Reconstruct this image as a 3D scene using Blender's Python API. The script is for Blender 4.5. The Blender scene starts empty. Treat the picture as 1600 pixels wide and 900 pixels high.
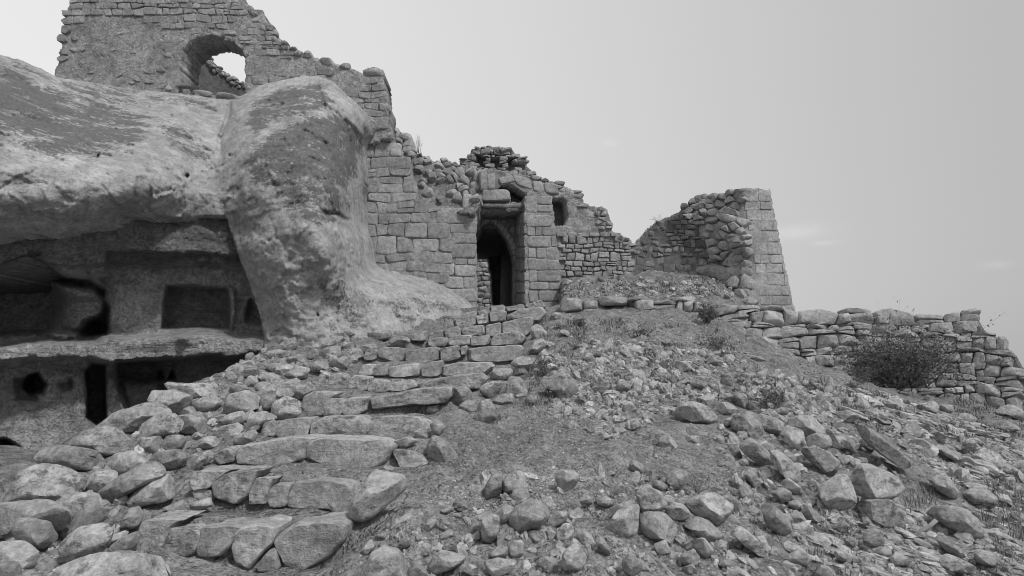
import bpy, math, random, zlib
import numpy as np
from mathutils import Vector
from mathutils.geometry import delaunay_2d_cdt

# ------------------------------------------------------------------ camera, sky, sun, exposure
sc = bpy.context.scene
COL = sc.collection
W_PX, H_PX, F_PX = 1600.0, 900.0, 1000.0
PITCH = math.radians(7.97)
CT, ST = math.cos(PITCH), math.sin(PITCH)
EYE = 1.6
cam_data = bpy.data.cameras.new("camera")
cam_data.lens = 36.0 * F_PX / W_PX
cam_data.sensor_width = 36.0
cam_data.clip_start = 0.05
cam_data.clip_end = 9000.0
cam = bpy.data.objects.new("camera", cam_data)
cam.location = (0, 0, EYE)
cam.rotation_euler = (math.radians(90) + PITCH, 0, 0)
COL.objects.link(cam)
sc.camera = cam

SUN_DIR = Vector((0.42, -0.48, 0.77)).normalized()
world = bpy.data.worlds.new("World")
sc.world = world
world.use_nodes = True
wn, wl = world.node_tree.nodes, world.node_tree.links
for n in list(wn): wn.remove(n)
out = wn.new("ShaderNodeOutputWorld")
bg = wn.new("ShaderNodeBackground"); bg.inputs["Strength"].default_value = 0.10
sky = wn.new("ShaderNodeTexSky"); sky.sky_type = 'NISHITA'; sky.sun_disc = False
sky.sun_elevation = math.asin(SUN_DIR.z)
sky.sun_rotation = math.atan2(SUN_DIR.x, SUN_DIR.y)
sky.air_density = 1.0; sky.dust_density = 5.0; sky.ozone_density = 1.0
bw = wn.new("ShaderNodeRGBToBW")
wl.new(sky.outputs[0], bw.inputs[0])
# thin high veil: evens the clear sky out, a little brighter to the west (left), with a few faint wisps
geo = wn.new("ShaderNodeNewGeometry")
dotn = wn.new("ShaderNodeVectorMath"); dotn.operation = 'DOT_PRODUCT'
wl.new(geo.outputs["Incoming"], dotn.inputs[0]); dotn.inputs[1].default_value = (0.88, -0.45, -0.15)
mr = wn.new("ShaderNodeMapRange"); mr.inputs[1].default_value = -0.3; mr.inputs[2].default_value = 1.0
mr.inputs[3].default_value = 3.7
mr.inputs[4].default_value = 7.5
wl.new(dotn.outputs["Value"], mr.inputs[0])
mixv = wn.new("ShaderNodeMix"); mixv.data_type = 'FLOAT'; mixv.inputs[0].default_value = 0.8
wl.new(bw.outputs[0], mixv.inputs[2]); wl.new(mr.outputs[0], mixv.inputs[3])
def wisp(direction, width, height, amount, scale):
    """a soft cirrus patch in the world at one compass direction"""
    d = Vector(direction).normalized()
    side = d.cross(Vector((0, 0, 1))).normalized(); up = side.cross(d)
    def dot(v):
        q = wn.new("ShaderNodeVectorMath"); q.operation = 'DOT_PRODUCT'
        wl.new(geo.outputs["Incoming"], q.inputs[0]); q.inputs[1].default_value = tuple(-v)
        return q.outputs["Value"]
    def m(op, a, b):
        q = wn.new("ShaderNodeMath"); q.operation = op
        for i, x in enumerate((a, b)):
            if isinstance(x, (int, float)): q.inputs[i].default_value = x
            else: wl.new(x, q.inputs[i])
        return q.outputs[0]
    u = m('DIVIDE', dot(side), width); v = m('DIVIDE', dot(up), height)
    r2 = m('ADD', m('MULTIPLY', u, u), m('MULTIPLY', v, v))
    g = m('POWER', 2.718, m('MULTIPLY', r2, -1.0))
    g = m('MULTIPLY', g, m('GREATER_THAN', dot(d), 0.0))
    nz = wn.new("ShaderNodeTexNoise"); nz.inputs["Scale"].default_value = scale; nz.inputs["Detail"].default_value = 5
    wl.new(geo.outputs["Incoming"], nz.inputs["Vector"])
    g = m('MULTIPLY', g, m('SUBTRACT', m('MULTIPLY', nz.outputs["Fac"], 2.6), 0.6))
    return m('MULTIPLY', g, amount)
def pixel_dir(px, py):
    u, v = (px - 800) / F_PX, (450 - py) / F_PX
    return (u, CT - v * ST, ST + v * CT)
acc = mixv.outputs[0]
for (px, py, w_, h_, am, s_) in ((1245, 362, .045, .010, .55, 22), (950, 223, .012, .006, .45, 40), (1555, 414, .018, .005, .4, 30), (1285, 380, .02, .004, .4, 30)):
    ad = wn.new("ShaderNodeMath"); ad.operation = 'ADD'
    wl.new(acc, ad.inputs[0]); wl.new(wisp(pixel_dir(px, py), w_, h_, am, s_), ad.inputs[1]); acc = ad.outputs[0]
wl.new(acc, bg.inputs["Color"]); wl.new(bg.outputs[0], out.inputs["Surface"])

sun_data = bpy.data.lights.new("sun", 'SUN')
sun_data.energy = 1.7
sun_data.angle = math.radians(7)
sun_data.color = (1.0, 1.0, 1.0)
sun = bpy.data.objects.new("sun", sun_data)
sun.rotation_euler = (-SUN_DIR).to_track_quat('-Z', 'Y').to_euler()
sun.location = SUN_DIR * 60
COL.objects.link(sun)
sc.view_settings.view_transform = 'Standard'
sc.view_settings.look = 'None'
sc.view_settings.gamma = 1.0
sc.view_settings.use_curve_mapping = False
sc.view_settings.exposure = 0.42
sc.render.engine = 'CYCLES'
sc.cycles.use_denoising = True
sc.cycles.filter_width = 0.9
sc.cycles.max_bounces = 5
sc.cycles.diffuse_bounces = 3

# ------------------------------------------------------------------ maths
def kxy(px, py):
    u, v = (np.asarray(px, float) - 800) / F_PX, (450 - np.asarray(py, float)) / F_PX
    dy = CT - v * ST
    return u / dy, (ST + v * CT) / dy
def P(px, py, Y):
    kx, kz = kxy(px, py)
    Y = np.asarray(Y, float) + 0 * kx
    return np.stack([kx * Y, Y, EYE + kz * Y], axis=-1)

def _hash(ix, iy, iz, seed):
    h = (ix.astype(np.int64) * 374761393 + iy.astype(np.int64) * 668265263 + iz.astype(np.int64) * 2147483647 + seed * 974634777) & 0xFFFFFFFF
    h = ((h ^ (h >> 13)) * 1274126177) & 0xFFFFFFFF
    h = ((h ^ (h >> 15)) * 2246822519) & 0xFFFFFFFF
    return ((h ^ (h >> 16)) & 0xFFFF) / 32767.5 - 1.0
def vnoise(p, seed=0):
    p = np.asarray(p, float); i = np.floor(p); f = p - i; f = f * f * (3 - 2 * f); i = i.astype(np.int64)
    r = 0
    for dx in (0, 1):
        wx = f[..., 0] if dx else 1 - f[..., 0]
        for dy in (0, 1):
            wy = f[..., 1] if dy else 1 - f[..., 1]
            for dz in (0, 1):
                wz = f[..., 2] if dz else 1 - f[..., 2]
                r = r + wx * wy * wz * _hash(i[..., 0] + dx, i[..., 1] + dy, i[..., 2] + dz, seed)
    return r
def fbm(p, octaves=4, seed=0, gain=0.5):
    p = np.asarray(p, float); a, s, r = 1.0, 1.0, 0
    for o in range(octaves):
        r = r + a * vnoise(p * s + 13.7 * o, seed + o); a *= gain; s *= 2.03
    return r
def ridged(p, octaves=3, seed=0):
    p = np.asarray(p, float); a, s, r = 1.0, 1.0, 0
    for o in range(octaves):
        r = r + a * (0.5 - np.abs(vnoise(p * s + 7.3 * o, seed + o))); a *= .5; s *= 2.1
    return r
def facet(p, seed=0):
    """angular breaks: each cell of space carries its own tilted plane"""
    p = np.asarray(p, float); i = np.floor(p).astype(np.int64); best = np.full(len(p), 1e9); val = np.zeros(len(p))
    for dx in (-1, 0, 1):
        for dy in (-1, 0, 1):
            for dz in (-1, 0, 1):
                c = [i[:, 0] + dx, i[:, 1] + dy, i[:, 2] + dz]
                o = np.stack([(_hash(*c, seed + k) * .45 + .5) for k in range(3)], 1) + np.stack(c, 1)
                t = np.stack([_hash(*c, seed + 10 + k) for k in range(3)], 1); d = p - o; q = (d * d).sum(1)
                m = q < best; best = np.where(m, q, best); val = np.where(m, (d * t).sum(1) + .25 * _hash(*c, seed + 20), val)
    return val
def sstep(a, b, x):
    t = np.clip((np.asarray(x, float) - a) / (b - a), 0, 1); return t * t * (3 - 2 * t)
class TPS:
    def __init__(self, pts, vals, lam=0.0):
        self.p = np.asarray(pts, float); v = np.asarray(vals, float); n = len(v)
        self.sc = max(np.ptp(self.p[:, 0]), np.ptp(self.p[:, 1])); q = self.p / self.sc; self.q = q
        d = np.linalg.norm(q[:, None] - q[None], axis=-1)
        K = np.where(d > 0, d * d * np.log(d + 1e-12), 0) + lam * np.eye(n)
        A = np.zeros((n + 3, n + 3)); A[:n, :n] = K; A[:n, n] = 1; A[:n, n + 1:] = q; A[n, :n] = 1; A[n + 1:, :n] = q.T
        self.w = np.linalg.solve(A, np.concatenate([v, np.zeros(3)]))
    def __call__(self, x, y):
        x = np.asarray(x, float); y = np.asarray(y, float); x, y = np.broadcast_arrays(x, y)
        q = np.stack([x.ravel(), y.ravel()], 1) / self.sc; r = np.empty(len(q)); n = len(self.q)
        for s in range(0, len(q), 20000):
            c = q[s:s + 20000]; d2 = ((c[:, None] - self.q[None]) ** 2).sum(-1)
            r[s:s + 20000] = (0.5 * d2 * np.log(d2 + 1e-20)) @ self.w[:n] + self.w[n] + c @ self.w[n + 1:]
        return r.reshape(x.shape)
def inside(poly, x, y):
    poly = np.asarray(poly, float); x = np.asarray(x, float); y = np.asarray(y, float); r = np.zeros(x.shape, bool)
    n = len(poly); j = n - 1
    for i in range(n):
        xi, yi = poly[i]; xj, yj = poly[j]
        if yi != yj:
            c = ((yi > y) != (yj > y)) & (x < (xj - xi) * (y - yi) / (yj - yi) + xi); r ^= c
        j = i
    return r
def poly_dist(poly, x, y, closed=True):
    poly = np.asarray(poly, float); x = np.asarray(x, float); y = np.asarray(y, float); d = np.full(x.shape, 1e9)
    n = len(poly)
    for i in range(n if closed else n - 1):
        a, b = poly[i], poly[(i + 1) % n]; ab = b - a; L = (ab ** 2).sum() + 1e-9
        t = np.clip(((x - a[0]) * ab[0] + (y - a[1]) * ab[1]) / L, 0, 1)
        d = np.minimum(d, np.hypot(x - a[0] - t * ab[0], y - a[1] - t * ab[1]))
    return d
def mask(poly, x, y, soft):
    """1 inside the outline, 0 outside, eased over soft pixels"""
    d = poly_dist(poly, x, y); s = np.where(inside(poly, x, y), d, -d)
    return sstep(-soft, soft, s)
def pairs(flat): return [(flat[i], flat[i + 1]) for i in range(0, len(flat), 2)]
def resample(poly, step, jit=0.0, rng=None):
    o = []
    n = len(poly)
    for i in range(n):
        a = np.array(poly[i], float); b = np.array(poly[(i + 1) % n], float); L = np.linalg.norm(b - a); k = max(1, int(L / step))
        for j in range(k):
            q = a + (b - a) * j / k
            if jit and rng is not None: q = q + rng.normal(0, jit, 2)
            o.append(q)
    return np.array(o)
def smooth_poly(poly, it=2, w=0.22):
    p = np.asarray(poly, float)
    for _ in range(it):
        q = np.roll(p, -1, 0); p = np.stack([(1 - w) * p + w * q, w * p + (1 - w) * q], 1).reshape(-1, 2)
    return p

# ------------------------------------------------------------------ objects
def link(o, parent=None):
    COL.objects.link(o)
    if parent is not None:
        o.parent = parent
    return o
def tag(o, label=None, cat=None, group=None, kind=None):
    if label: o["label"] = label
    if cat: o["category"] = cat
    if group: o["group"] = group
    if kind: o["kind"] = kind
    return o
def empty(name, loc=(0, 0, 0), parent=None):
    o = bpy.data.objects.new(name, None); o.empty_display_size = 0.2; o.location = loc
    return link(o, parent)
class MB:
    def __init__(self): self.v, self.f, self.t, self.s, self.n = [], [], [], [], 0
    def add(self, v, f, tone=0.0, stain=0.0):
        v = np.asarray(v, float)
        self.v.append(v); self.f.extend([tuple(int(i) + self.n for i in q) for q in f])
        self.t.append(np.zeros(len(v)) + tone); self.s.append(np.zeros(len(v)) + stain); self.n += len(v)
    def build(self, name, mat, parent=None, origin=(0, 0, 0), smooth=True, sharp=None):
        me = bpy.data.meshes.new(name)
        v = np.concatenate(self.v) - np.asarray(origin, float)
        me.from_pydata(v.tolist(), [], self.f)
        a = me.attributes.new("tone", 'FLOAT', 'POINT'); a.data.foreach_set("value", np.concatenate(self.t).astype(np.float32))
        a = me.attributes.new("stain", 'FLOAT', 'POINT'); a.data.foreach_set("value", np.concatenate(self.s).astype(np.float32))
        if smooth: me.polygons.foreach_set("use_smooth", np.ones(len(me.polygons), bool))
        me.materials.append(mat); me.update()
        if sharp: me.set_sharp_from_angle(angle=math.radians(sharp))
        o = bpy.data.objects.new(name, me); o.location = origin
        return link(o, parent)

# ------------------------------------------------------------------ materials (all greys: the photograph is black and white)
def g3(x): return (x, x, x, 1)
def rock_material(name, lo, hi, scale=3.0, bump=0.5, dist=0.03, stain_col=0.08, strata=0.0, pits=0.0, pebble=0.0, cracks=0.0, fine=28.0, tone_gain=1.0, speck=0.24):
    m = bpy.data.materials.new(name); m.use_nodes = True; N, L = m.node_tree.nodes, m.node_tree.links
    b = N["Principled BSDF"]; b.inputs["Roughness"].default_value = 0.93
    b.inputs["Specular IOR Level"].default_value = 0.25
    tc = N.new("ShaderNodeTexCoord"); oi = N.new("ShaderNodeObjectInfo")
    mul = N.new("ShaderNodeVectorMath"); mul.operation = 'SCALE'; mul.inputs[0].default_value = (37, 91, 53); L.new(oi.outputs["Random"], mul.inputs["Scale"])
    add = N.new("ShaderNodeVectorMath"); add.operation = 'ADD'; L.new(tc.outputs["Object"], add.inputs[0]); L.new(mul.outputs[0], add.inputs[1])
    vec = add.outputs[0]
    def noise(s, d, r=0.55, v=None):
        n = N.new("ShaderNodeTexNoise"); n.inputs["Scale"].default_value = s; n.inputs["Detail"].default_value = d; n.inputs["Roughness"].default_value = r
        L.new(v or vec, n.inputs["Vector"]); return n.outputs["Fac"]
    def mth(op, a, c=0.0):
        q = N.new("ShaderNodeMath"); q.operation = op
        for i, x in enumerate((a, c)):
            if isinstance(x, (int, float)): q.inputs[i].default_value = x
            else: L.new(x, q.inputs[i])
        return q.outputs[0]
    def ramp(x, a, c, lo_, hi_):
        q = N.new("ShaderNodeMapRange"); q.inputs[1].default_value = a; q.inputs[2].default_value = c; q.inputs[3].default_value = lo_; q.inputs[4].default_value = hi_
        L.new(x, q.inputs[0]); return q.outputs[0]
    big, mid, fin = noise(scale, 6), noise(scale * 5, 6, 0.65), noise(fine, 5, 0.7)
    col = ramp(big, 0.3, 0.7, lo, hi)
    col = mth('MULTIPLY', col, ramp(mid, 0.3, 0.7, 0.68, 1.30))
    col = mth('MULTIPLY', col, ramp(fin, 0.32, 0.68, 1 - speck, 1 + speck))
    ta = N.new("ShaderNodeAttribute"); ta.attribute_name = "tone"
    col = mth('MULTIPLY', col, mth('ADD', mth('MULTIPLY', ta.outputs["Fac"], tone_gain), 1.0))
    sa = N.new("ShaderNodeAttribute"); sa.attribute_name = "stain"
    smp = N.new("ShaderNodeMapping"); smp.inputs["Scale"].default_value = (0.8, 0.8, 2.6); smp.inputs["Rotation"].default_value = (0.0, 0.5, 0.0)
    L.new(vec, smp.inputs["Vector"]); stv = noise(scale * 2.0, 9, 0.72, smp.outputs[0])
    # lichen: the mask breaks up into blotches along its edges
    br = mth('ADD', mth('MULTIPLY', mth('SUBTRACT', stv, 0.5), 3.6), mth('MULTIPLY', mth('SUBTRACT', noise(fine * 0.6, 5, 0.75), 0.5), 2.6))
    sm = ramp(mth('ADD', sa.outputs["Fac"], br), 0.36, 0.72, 0.0, 0.92)
    sm = mth('MULTIPLY', sm, ramp(sa.outputs["Fac"], 0.02, 0.2, 0, 1))
    mx = N.new("ShaderNodeMix"); mx.data_type = 'FLOAT'; L.new(sm, mx.inputs[0]); L.new(col, mx.inputs[2])
    L.new(mth('MULTIPLY', ramp(fin, 0.3, 0.7, 0.7, 1.35), stain_col), mx.inputs[3])
    crk = None
    if cracks:   # sparse fissures: wavering cell borders, kept only here and there
        for cs, off in ((.75, 3.1), (1.9, 11.7)):
            wv = N.new("ShaderNodeVectorMath"); wv.operation = 'ADD'; L.new(smp.outputs[0], wv.inputs[0])
            nn = N.new("ShaderNodeTexNoise"); nn.inputs["Scale"].default_value = 2.2 * cs; nn.inputs["Detail"].default_value = 6; L.new(vec, nn.inputs["Vector"])
            s2 = N.new("ShaderNodeVectorMath"); s2.operation = 'SCALE'; s2.inputs["Scale"].default_value = .9 / cs; L.new(nn.outputs["Color"], s2.inputs[0]); L.new(s2.outputs[0], wv.inputs[1])
            ve = N.new("ShaderNodeTexVoronoi"); ve.feature = 'DISTANCE_TO_EDGE'; ve.inputs["Scale"].default_value = cs; L.new(wv.outputs[0], ve.inputs["Vector"])
            ln = mth('MULTIPLY', ramp(ve.outputs["Distance"], .002, .016, 1.0, 0.0), ramp(noise(cs * .9 + off * .01, 3), .50, .60, 0, 1))
            crk = ln if crk is None else mth('MAXIMUM', crk, ln)
    cc = N.new("ShaderNodeCombineColor")
    for i in range(3): L.new(mx.outputs[0], cc.inputs[i])
    L.new(cc.outputs[0], b.inputs["Base Color"])
    h = mth('ADD', mth('MULTIPLY', mid, 1.0), mth('MULTIPLY', fin, 0.38))
    h = mth('ADD', h, mth('MULTIPLY', noise(fine * 3.2, 3, 0.6), 0.16))
    if strata:
        mp = N.new("ShaderNodeMapping"); mp.inputs["Scale"].default_value = (0.6, 0.6, 7.0); mp.inputs["Rotation"].default_value = (0.1, 0.16, 0)
        L.new(vec, mp.inputs["Vector"])
        h = mth('ADD', h, mth('MULTIPLY', noise(2.2, 7, 0.65, mp.outputs[0]), strata))
    if pits:
        for ps, pa_ in ((5.5, .9), (13, .6)):
            vo = N.new("ShaderNodeTexVoronoi"); vo.inputs["Scale"].default_value = ps; L.new(vec, vo.inputs["Vector"])
            sel = ramp(noise(ps * .35, 3), .5, .62, 0, 1)
            h = mth('ADD', h, mth('MULTIPLY', mth('MULTIPLY', ramp(vo.outputs["Distance"], 0.05, 0.28, -1.0, 0.0), sel), pa_ * pits))
        fl = noise(2.6, 9, 0.68)   # flakes: small risers where the crust has broken away
        for lv in (.42, .5, .58): h = mth('ADD', h, mth('MULTIPLY', ramp(fl, lv - .012, lv + .012, 0, 1), .35 * pits))
    if False:
        vo = N.new("ShaderNodeTexVoronoi"); vo.inputs["Scale"].default_value = 2.3; vo.inputs["Randomness"].default_value = 1.0
        L.new(vec, vo.inputs["Vector"])
        h = mth('ADD', h, mth('MULTIPLY', ramp(vo.outputs["Distance"], 0.05, 0.13, -1.0, 0.0), pits))
    if crk is not None: h = mth('SUBTRACT', h, mth('MULTIPLY', crk, 2.4 * cracks))
    if pebble:
        for sc_, am in ((16, 1.0), (38, .6), (85, .3)):
            vo = N.new("ShaderNodeTexVoronoi"); vo.inputs["Scale"].default_value = sc_
            wv = N.new("ShaderNodeVectorMath"); wv.operation = 'ADD'; L.new(vec, wv.inputs[0])
            nn = N.new("ShaderNodeTexNoise"); nn.inputs["Scale"].default_value = sc_ * .5; L.new(vec, nn.inputs["Vector"])
            sc2 = N.new("ShaderNodeVectorMath"); sc2.operation = 'SCALE'; sc2.inputs["Scale"].default_value = 1.2 / sc_; L.new(nn.outputs["Color"], sc2.inputs[0]); L.new(sc2.outputs[0], wv.inputs[1])
            L.new(wv.outputs[0], vo.inputs["Vector"])
            sel = ramp(noise(sc_ * .23, 3), .46, .6, 0, 1)
            h = mth('ADD', h, mth('MULTIPLY', mth('MULTIPLY', ramp(vo.outputs["Distance"], .05, .55, 1.0, 0.0), sel), am * pebble))
    bp = N.new("ShaderNodeBump"); bp.inputs["Strength"].default_value = bump; bp.inputs["Distance"].default_value = dist
    L.new(h, bp.inputs["Height"]); L.new(bp.outputs[0], b.inputs["Normal"])
    return m
def plain_material(name, v, rough=0.9, var=0.25):
    m = bpy.data.materials.new(name); m.use_nodes = True; N, L = m.node_tree.nodes, m.node_tree.links
    b = N["Principled BSDF"]; b.inputs["Roughness"].default_value = rough; b.inputs["Specular IOR Level"].default_value = 0.2
    tc = N.new("ShaderNodeTexCoord"); n = N.new("ShaderNodeTexNoise"); n.inputs["Scale"].default_value = 9; n.inputs["Detail"].default_value = 5
    L.new(tc.outputs["Object"], n.inputs["Vector"])
    a = N.new("ShaderNodeAttribute"); a.attribute_name = "tone"
    q = N.new("ShaderNodeMapRange"); q.inputs[1].default_value = .3; q.inputs[2].default_value = .7; q.inputs[3].default_value = v * (1 - var); q.inputs[4].default_value = v * (1 + var)
    L.new(n.outputs["Fac"], q.inputs[0])
    ad = N.new("ShaderNodeMath"); ad.operation = 'ADD'; ad.inputs[1].default_value = 1.0; L.new(a.outputs["Fac"], ad.inputs[0])
    mu = N.new("ShaderNodeMath"); mu.operation = 'MULTIPLY'; L.new(q.outputs[0], mu.inputs[0]); L.new(ad.outputs[0], mu.inputs[1])
    cc = N.new("ShaderNodeCombineColor")
    for i in range(3): L.new(mu.outputs[0], cc.inputs[i])
    L.new(cc.outputs[0], b.inputs["Base Color"])
    return m
M_CLIFF = rock_material("cliff_rock", 0.27, 0.40, 0.9, 0.75, 0.05, 0.115, strata=0.5, pits=0.35, fine=22)
M_CAVE = rock_material("cave_rock", 0.25, 0.43, 1.6, 1.0, 0.07, 0.05, strata=0.7, pits=.8, fine=18)
M_BOULDER = rock_material("boulder_stone", 0.26, 0.40, 2.6, 0.75, 0.024, 0.13, strata=0.5, pits=.35, fine=26, speck=.15)
M_WALL = rock_material("wall_stone", 0.23, 0.36, 2.4, 0.95, 0.03, 0.10, fine=30)
M_MORTAR = rock_material("lime_mortar", 0.20, 0.29, 1.5, 0.8, 0.03, 0.10, fine=24)
M_PLASTER = rock_material("weathered_plaster", 0.23, 0.39, 1.5, 1.0, 0.045, 0.12, pits=.8, fine=22)
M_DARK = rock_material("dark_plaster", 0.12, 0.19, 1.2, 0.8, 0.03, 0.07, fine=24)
M_EARTH = rock_material("stony_earth", 0.18, 0.29, 1.1, 1.0, 0.035, 0.09, fine=42, speck=0.42, pebble=1.8)
M_GRAVEL = rock_material("gravel_stone", 0.22, 0.36, 4.0, 0.5, 0.01, 0.1, fine=40)
M_WOOD = rock_material("old_timber", 0.16, 0.26, 3.0, 0.6, 0.01, 0.08, fine=40)
M_LEAF = plain_material("bush_leaf", 0.13, 0.8, 0.4)
M_TWIG = plain_material("dry_twig", 0.22, 0.9, 0.3)
M_GRASS = plain_material("dry_grass_blade", 0.20, 0.9, 0.35)

# ------------------------------------------------------------------ shapes
def sheet(mb, poly, D, step, thick=(0, 1, 0), holes=(), amp=0.03, nscale=2.0, edge=2.5, edge_jit=0.8, seed=1, tone=None, stain=None, octv=4, warp=None, back_shade_tone=0.0):
    """a solid slab whose front follows the surface D over an outline, with real thickness behind"""
    rng = np.random.default_rng(seed)
    loops = [resample(p, edge, edge_jit, rng) for p in [poly] + list(holes)]
    pts, edges = [], []
    for lp in loops:
        s = len(pts); n = len(lp); pts.extend(lp.tolist()); edges.extend([(s + i, s + (i + 1) % n) for i in range(n)])
    nb = len(pts)
    pa = np.asarray(poly, float); x0, y0 = pa.min(0); x1, y1 = pa.max(0)
    gx, gy = np.meshgrid(np.arange(x0, x1, step), np.arange(y0, y1, step)); gx = gx + (np.arange(gx.shape[0]) % 2)[:, None] * step / 2
    gx = (gx + rng.uniform(-.25, .25, gx.shape) * step).ravel(); gy = (gy + rng.uniform(-.25, .25, gy.shape) * step).ravel()
    k = inside(loops[0], gx, gy) & (poly_dist(loops[0], gx, gy) > step * 0.6)
    gx, gy = gx[k], gy[k]
    for h in loops[1:]:
        k = ~inside(h, gx, gy) & (poly_dist(h, gx, gy) > step * 0.6); gx, gy = gx[k], gy[k]
    pts.extend(np.stack([gx, gy], 1).tolist())
    vo, _, fo, ov, _, _ = delaunay_2d_cdt([Vector(p) for p in pts], edges, [], 0, 1e-4)
    q = np.array([tuple(v) for v in vo]); F = np.array([tuple(f) for f in fo if len(f) == 3])
    c = q[F].mean(1); k = inside(loops[0], c[:, 0], c[:, 1])
    for h in loops[1:]: k &= ~inside(h, c[:, 0], c[:, 1])
    F = F[k]
    S = P(q[:, 0], q[:, 1], D(q[:, 0], q[:, 1]))
    view = S - np.array([0, 0, EYE]); view /= np.linalg.norm(view, axis=1)[:, None]
    n = fbm(S * nscale, octv, seed)
    if warp is not None: n = n * (1 + 0 * n) + warp(S)
    S = S + view * (n * amp)[:, None]
    # orient towards the camera
    a, b_, d = S[F[:, 0]], S[F[:, 1]], S[F[:, 2]]
    nn = np.cross(b_ - a, d - a); flip = (nn * view[F[:, 0]]).sum(1) > 0
    F[flip] = F[flip][:, ::-1]
    B = thick(S) if callable(thick) else S + np.asarray(thick, float)
    ec = {}
    for tri in F:
        for i in range(3):
            e = (tri[i], tri[(i + 1) % 3]); ec[e] = 1
    bd = [e for e in ec if (e[1], e[0]) not in ec]
    N = len(S); faces = [tuple(t) for t in F] + [(t[2] + N, t[1] + N, t[0] + N) for t in F]
    faces += [(e[1], e[0], e[0] + N, e[1] + N) for e in bd]
    tn = np.zeros(N) if tone is None else tone(q[:, 0], q[:, 1]); st = np.zeros(N) if stain is None else stain(q[:, 0], q[:, 1])
    mb.add(np.concatenate([S, B]), faces, np.concatenate([tn, tn * 0 + back_shade_tone if back_shade_tone else tn]), np.concatenate([st, st]))
    return q, S
def squircle(quad, n=16, e=0.6):
    """rounded outline inside a four-cornered cell"""
    a = np.arange(n) * 2 * math.pi / n + 0.2
    u = np.sign(np.cos(a)) * np.abs(np.cos(a)) ** e; v = np.sign(np.sin(a)) * np.abs(np.sin(a)) ** e
    u, v = (u + 1) / 2, (v + 1) / 2
    q = np.asarray(quad, float)
    k = (q[:, 0].sum() * 7.13 + q[:, 1].sum() * 3.77) % 6.283
    w = 1 + 0.07 * np.sin(2 * a + k) + 0.06 * np.sin(3 * a + 2.1 * k) + 0.045 * np.sin(5 * a + 3.3 * k)
    amt = np.clip((e - .15) * 2.2, .1, 1.0); w = 1 + (w - 1) * amt
    u, v = .5 + (u - .5) * w, .5 + (v - .5) * w
    return ((1 - u) * (1 - v))[:, None] * q[0] + (u * (1 - v))[:, None] * q[1] + (u * v)[:, None] * q[2] + ((1 - u) * v)[:, None] * q[3]
def stone(mb, ring, D, prot, flat=0.45, back=0.12, tone=0.0, rough=0.012, seed=0, lean=None):
    """one wall stone over a pixel outline of the surface D, standing prot metres proud"""
    ring = np.asarray(ring, float)
    Wp = P(ring[:, 0], ring[:, 1], D(ring[:, 0], ring[:, 1])); c = Wp.mean(0); n = len(Wp)
    nr = np.zeros(3)
    for i in range(n): nr += np.cross(Wp[i] - c, Wp[(i + 1) % n] - c)
    nr /= np.linalg.norm(nr) + 1e-9
    if nr @ (np.array([0, 0, EYE]) - c) < 0: nr = -nr
    rs = random.Random(seed)
    tilt = np.array([rs.uniform(-.25, .25) for _ in range(3)]) if lean is None else lean
    V = []; ts = (0.0, 0.4, 0.72, 0.90, 0.975, 1.0)
    if flat < .31: flat = flat * .5
    rad = np.linalg.norm(Wp - c, axis=1).mean()
    for t in ts[1:]:
        h = prot * max(0.0, 1 - t ** (2 / flat)) ** (0.5)
        s = 1.0 if t == 1.0 else t
        r = c + (Wp - c) * s
        V.append(r + nr * h + np.outer((r - c) @ tilt, nr) * (prot / (rad + 1e-6)) * 0.8)
    V.append(Wp - nr * back)
    cen = c + nr * prot
    V = np.concatenate([[cen]] + V)
    V = V + fbm(V * (0.5 / max(rad, .03)) + seed * 7.1, 3, seed % 97)[:, None] * nr * rough * 1.5 + (fbm(V * (0.9 / max(rad, .03)) + 31 + seed, 2, 5)[:, None] * (V - c)) * 0.08
    if flat > .2:
        for _ in range(5):
            tg = np.array([rs.gauss(0, 1) for _ in range(3)]); tg -= nr * (tg @ nr); tg /= np.linalg.norm(tg) + 1e-9
            dn = nr + tg * rs.uniform(.15, .9); dn /= np.linalg.norm(dn); hh = (V - c) @ dn; lim = hh.max() * rs.uniform(.62, .92)
            V = V - np.outer(np.clip(hh - lim, 0, None) * .9, dn)
    K = len(ts); f = []
    for i in range(n): f.append((0, 1 + i, 1 + (i + 1) % n))
    for k in range(K - 1):
        for i in range(n):
            a, b = 1 + k * n + i, 1 + k * n + (i + 1) % n; f.append((a, a + n, b + n, b))
    a, b_, d = V[1], V[2], V[0]
    if np.cross(a - d, b_ - d) @ nr < 0: f = [q[::-1] for q in f]
    mb.add(V, f, tone)
def clip_half(poly, m, nrm):
    """part of a convex outline on the near side of a line"""
    o = []; n = len(poly); d = [(p[0] - m[0]) * nrm[0] + (p[1] - m[1]) * nrm[1] for p in poly]
    for i in range(n):
        a, b = d[i], d[(i + 1) % n]
        if a <= 0: o.append(poly[i])
        if (a < 0 < b) or (b < 0 < a):
            t = a / (a - b); p, q = poly[i], poly[(i + 1) % n]; o.append((p[0] + (q[0] - p[0]) * t, p[1] + (q[1] - p[1]) * t))
    return o
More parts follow.
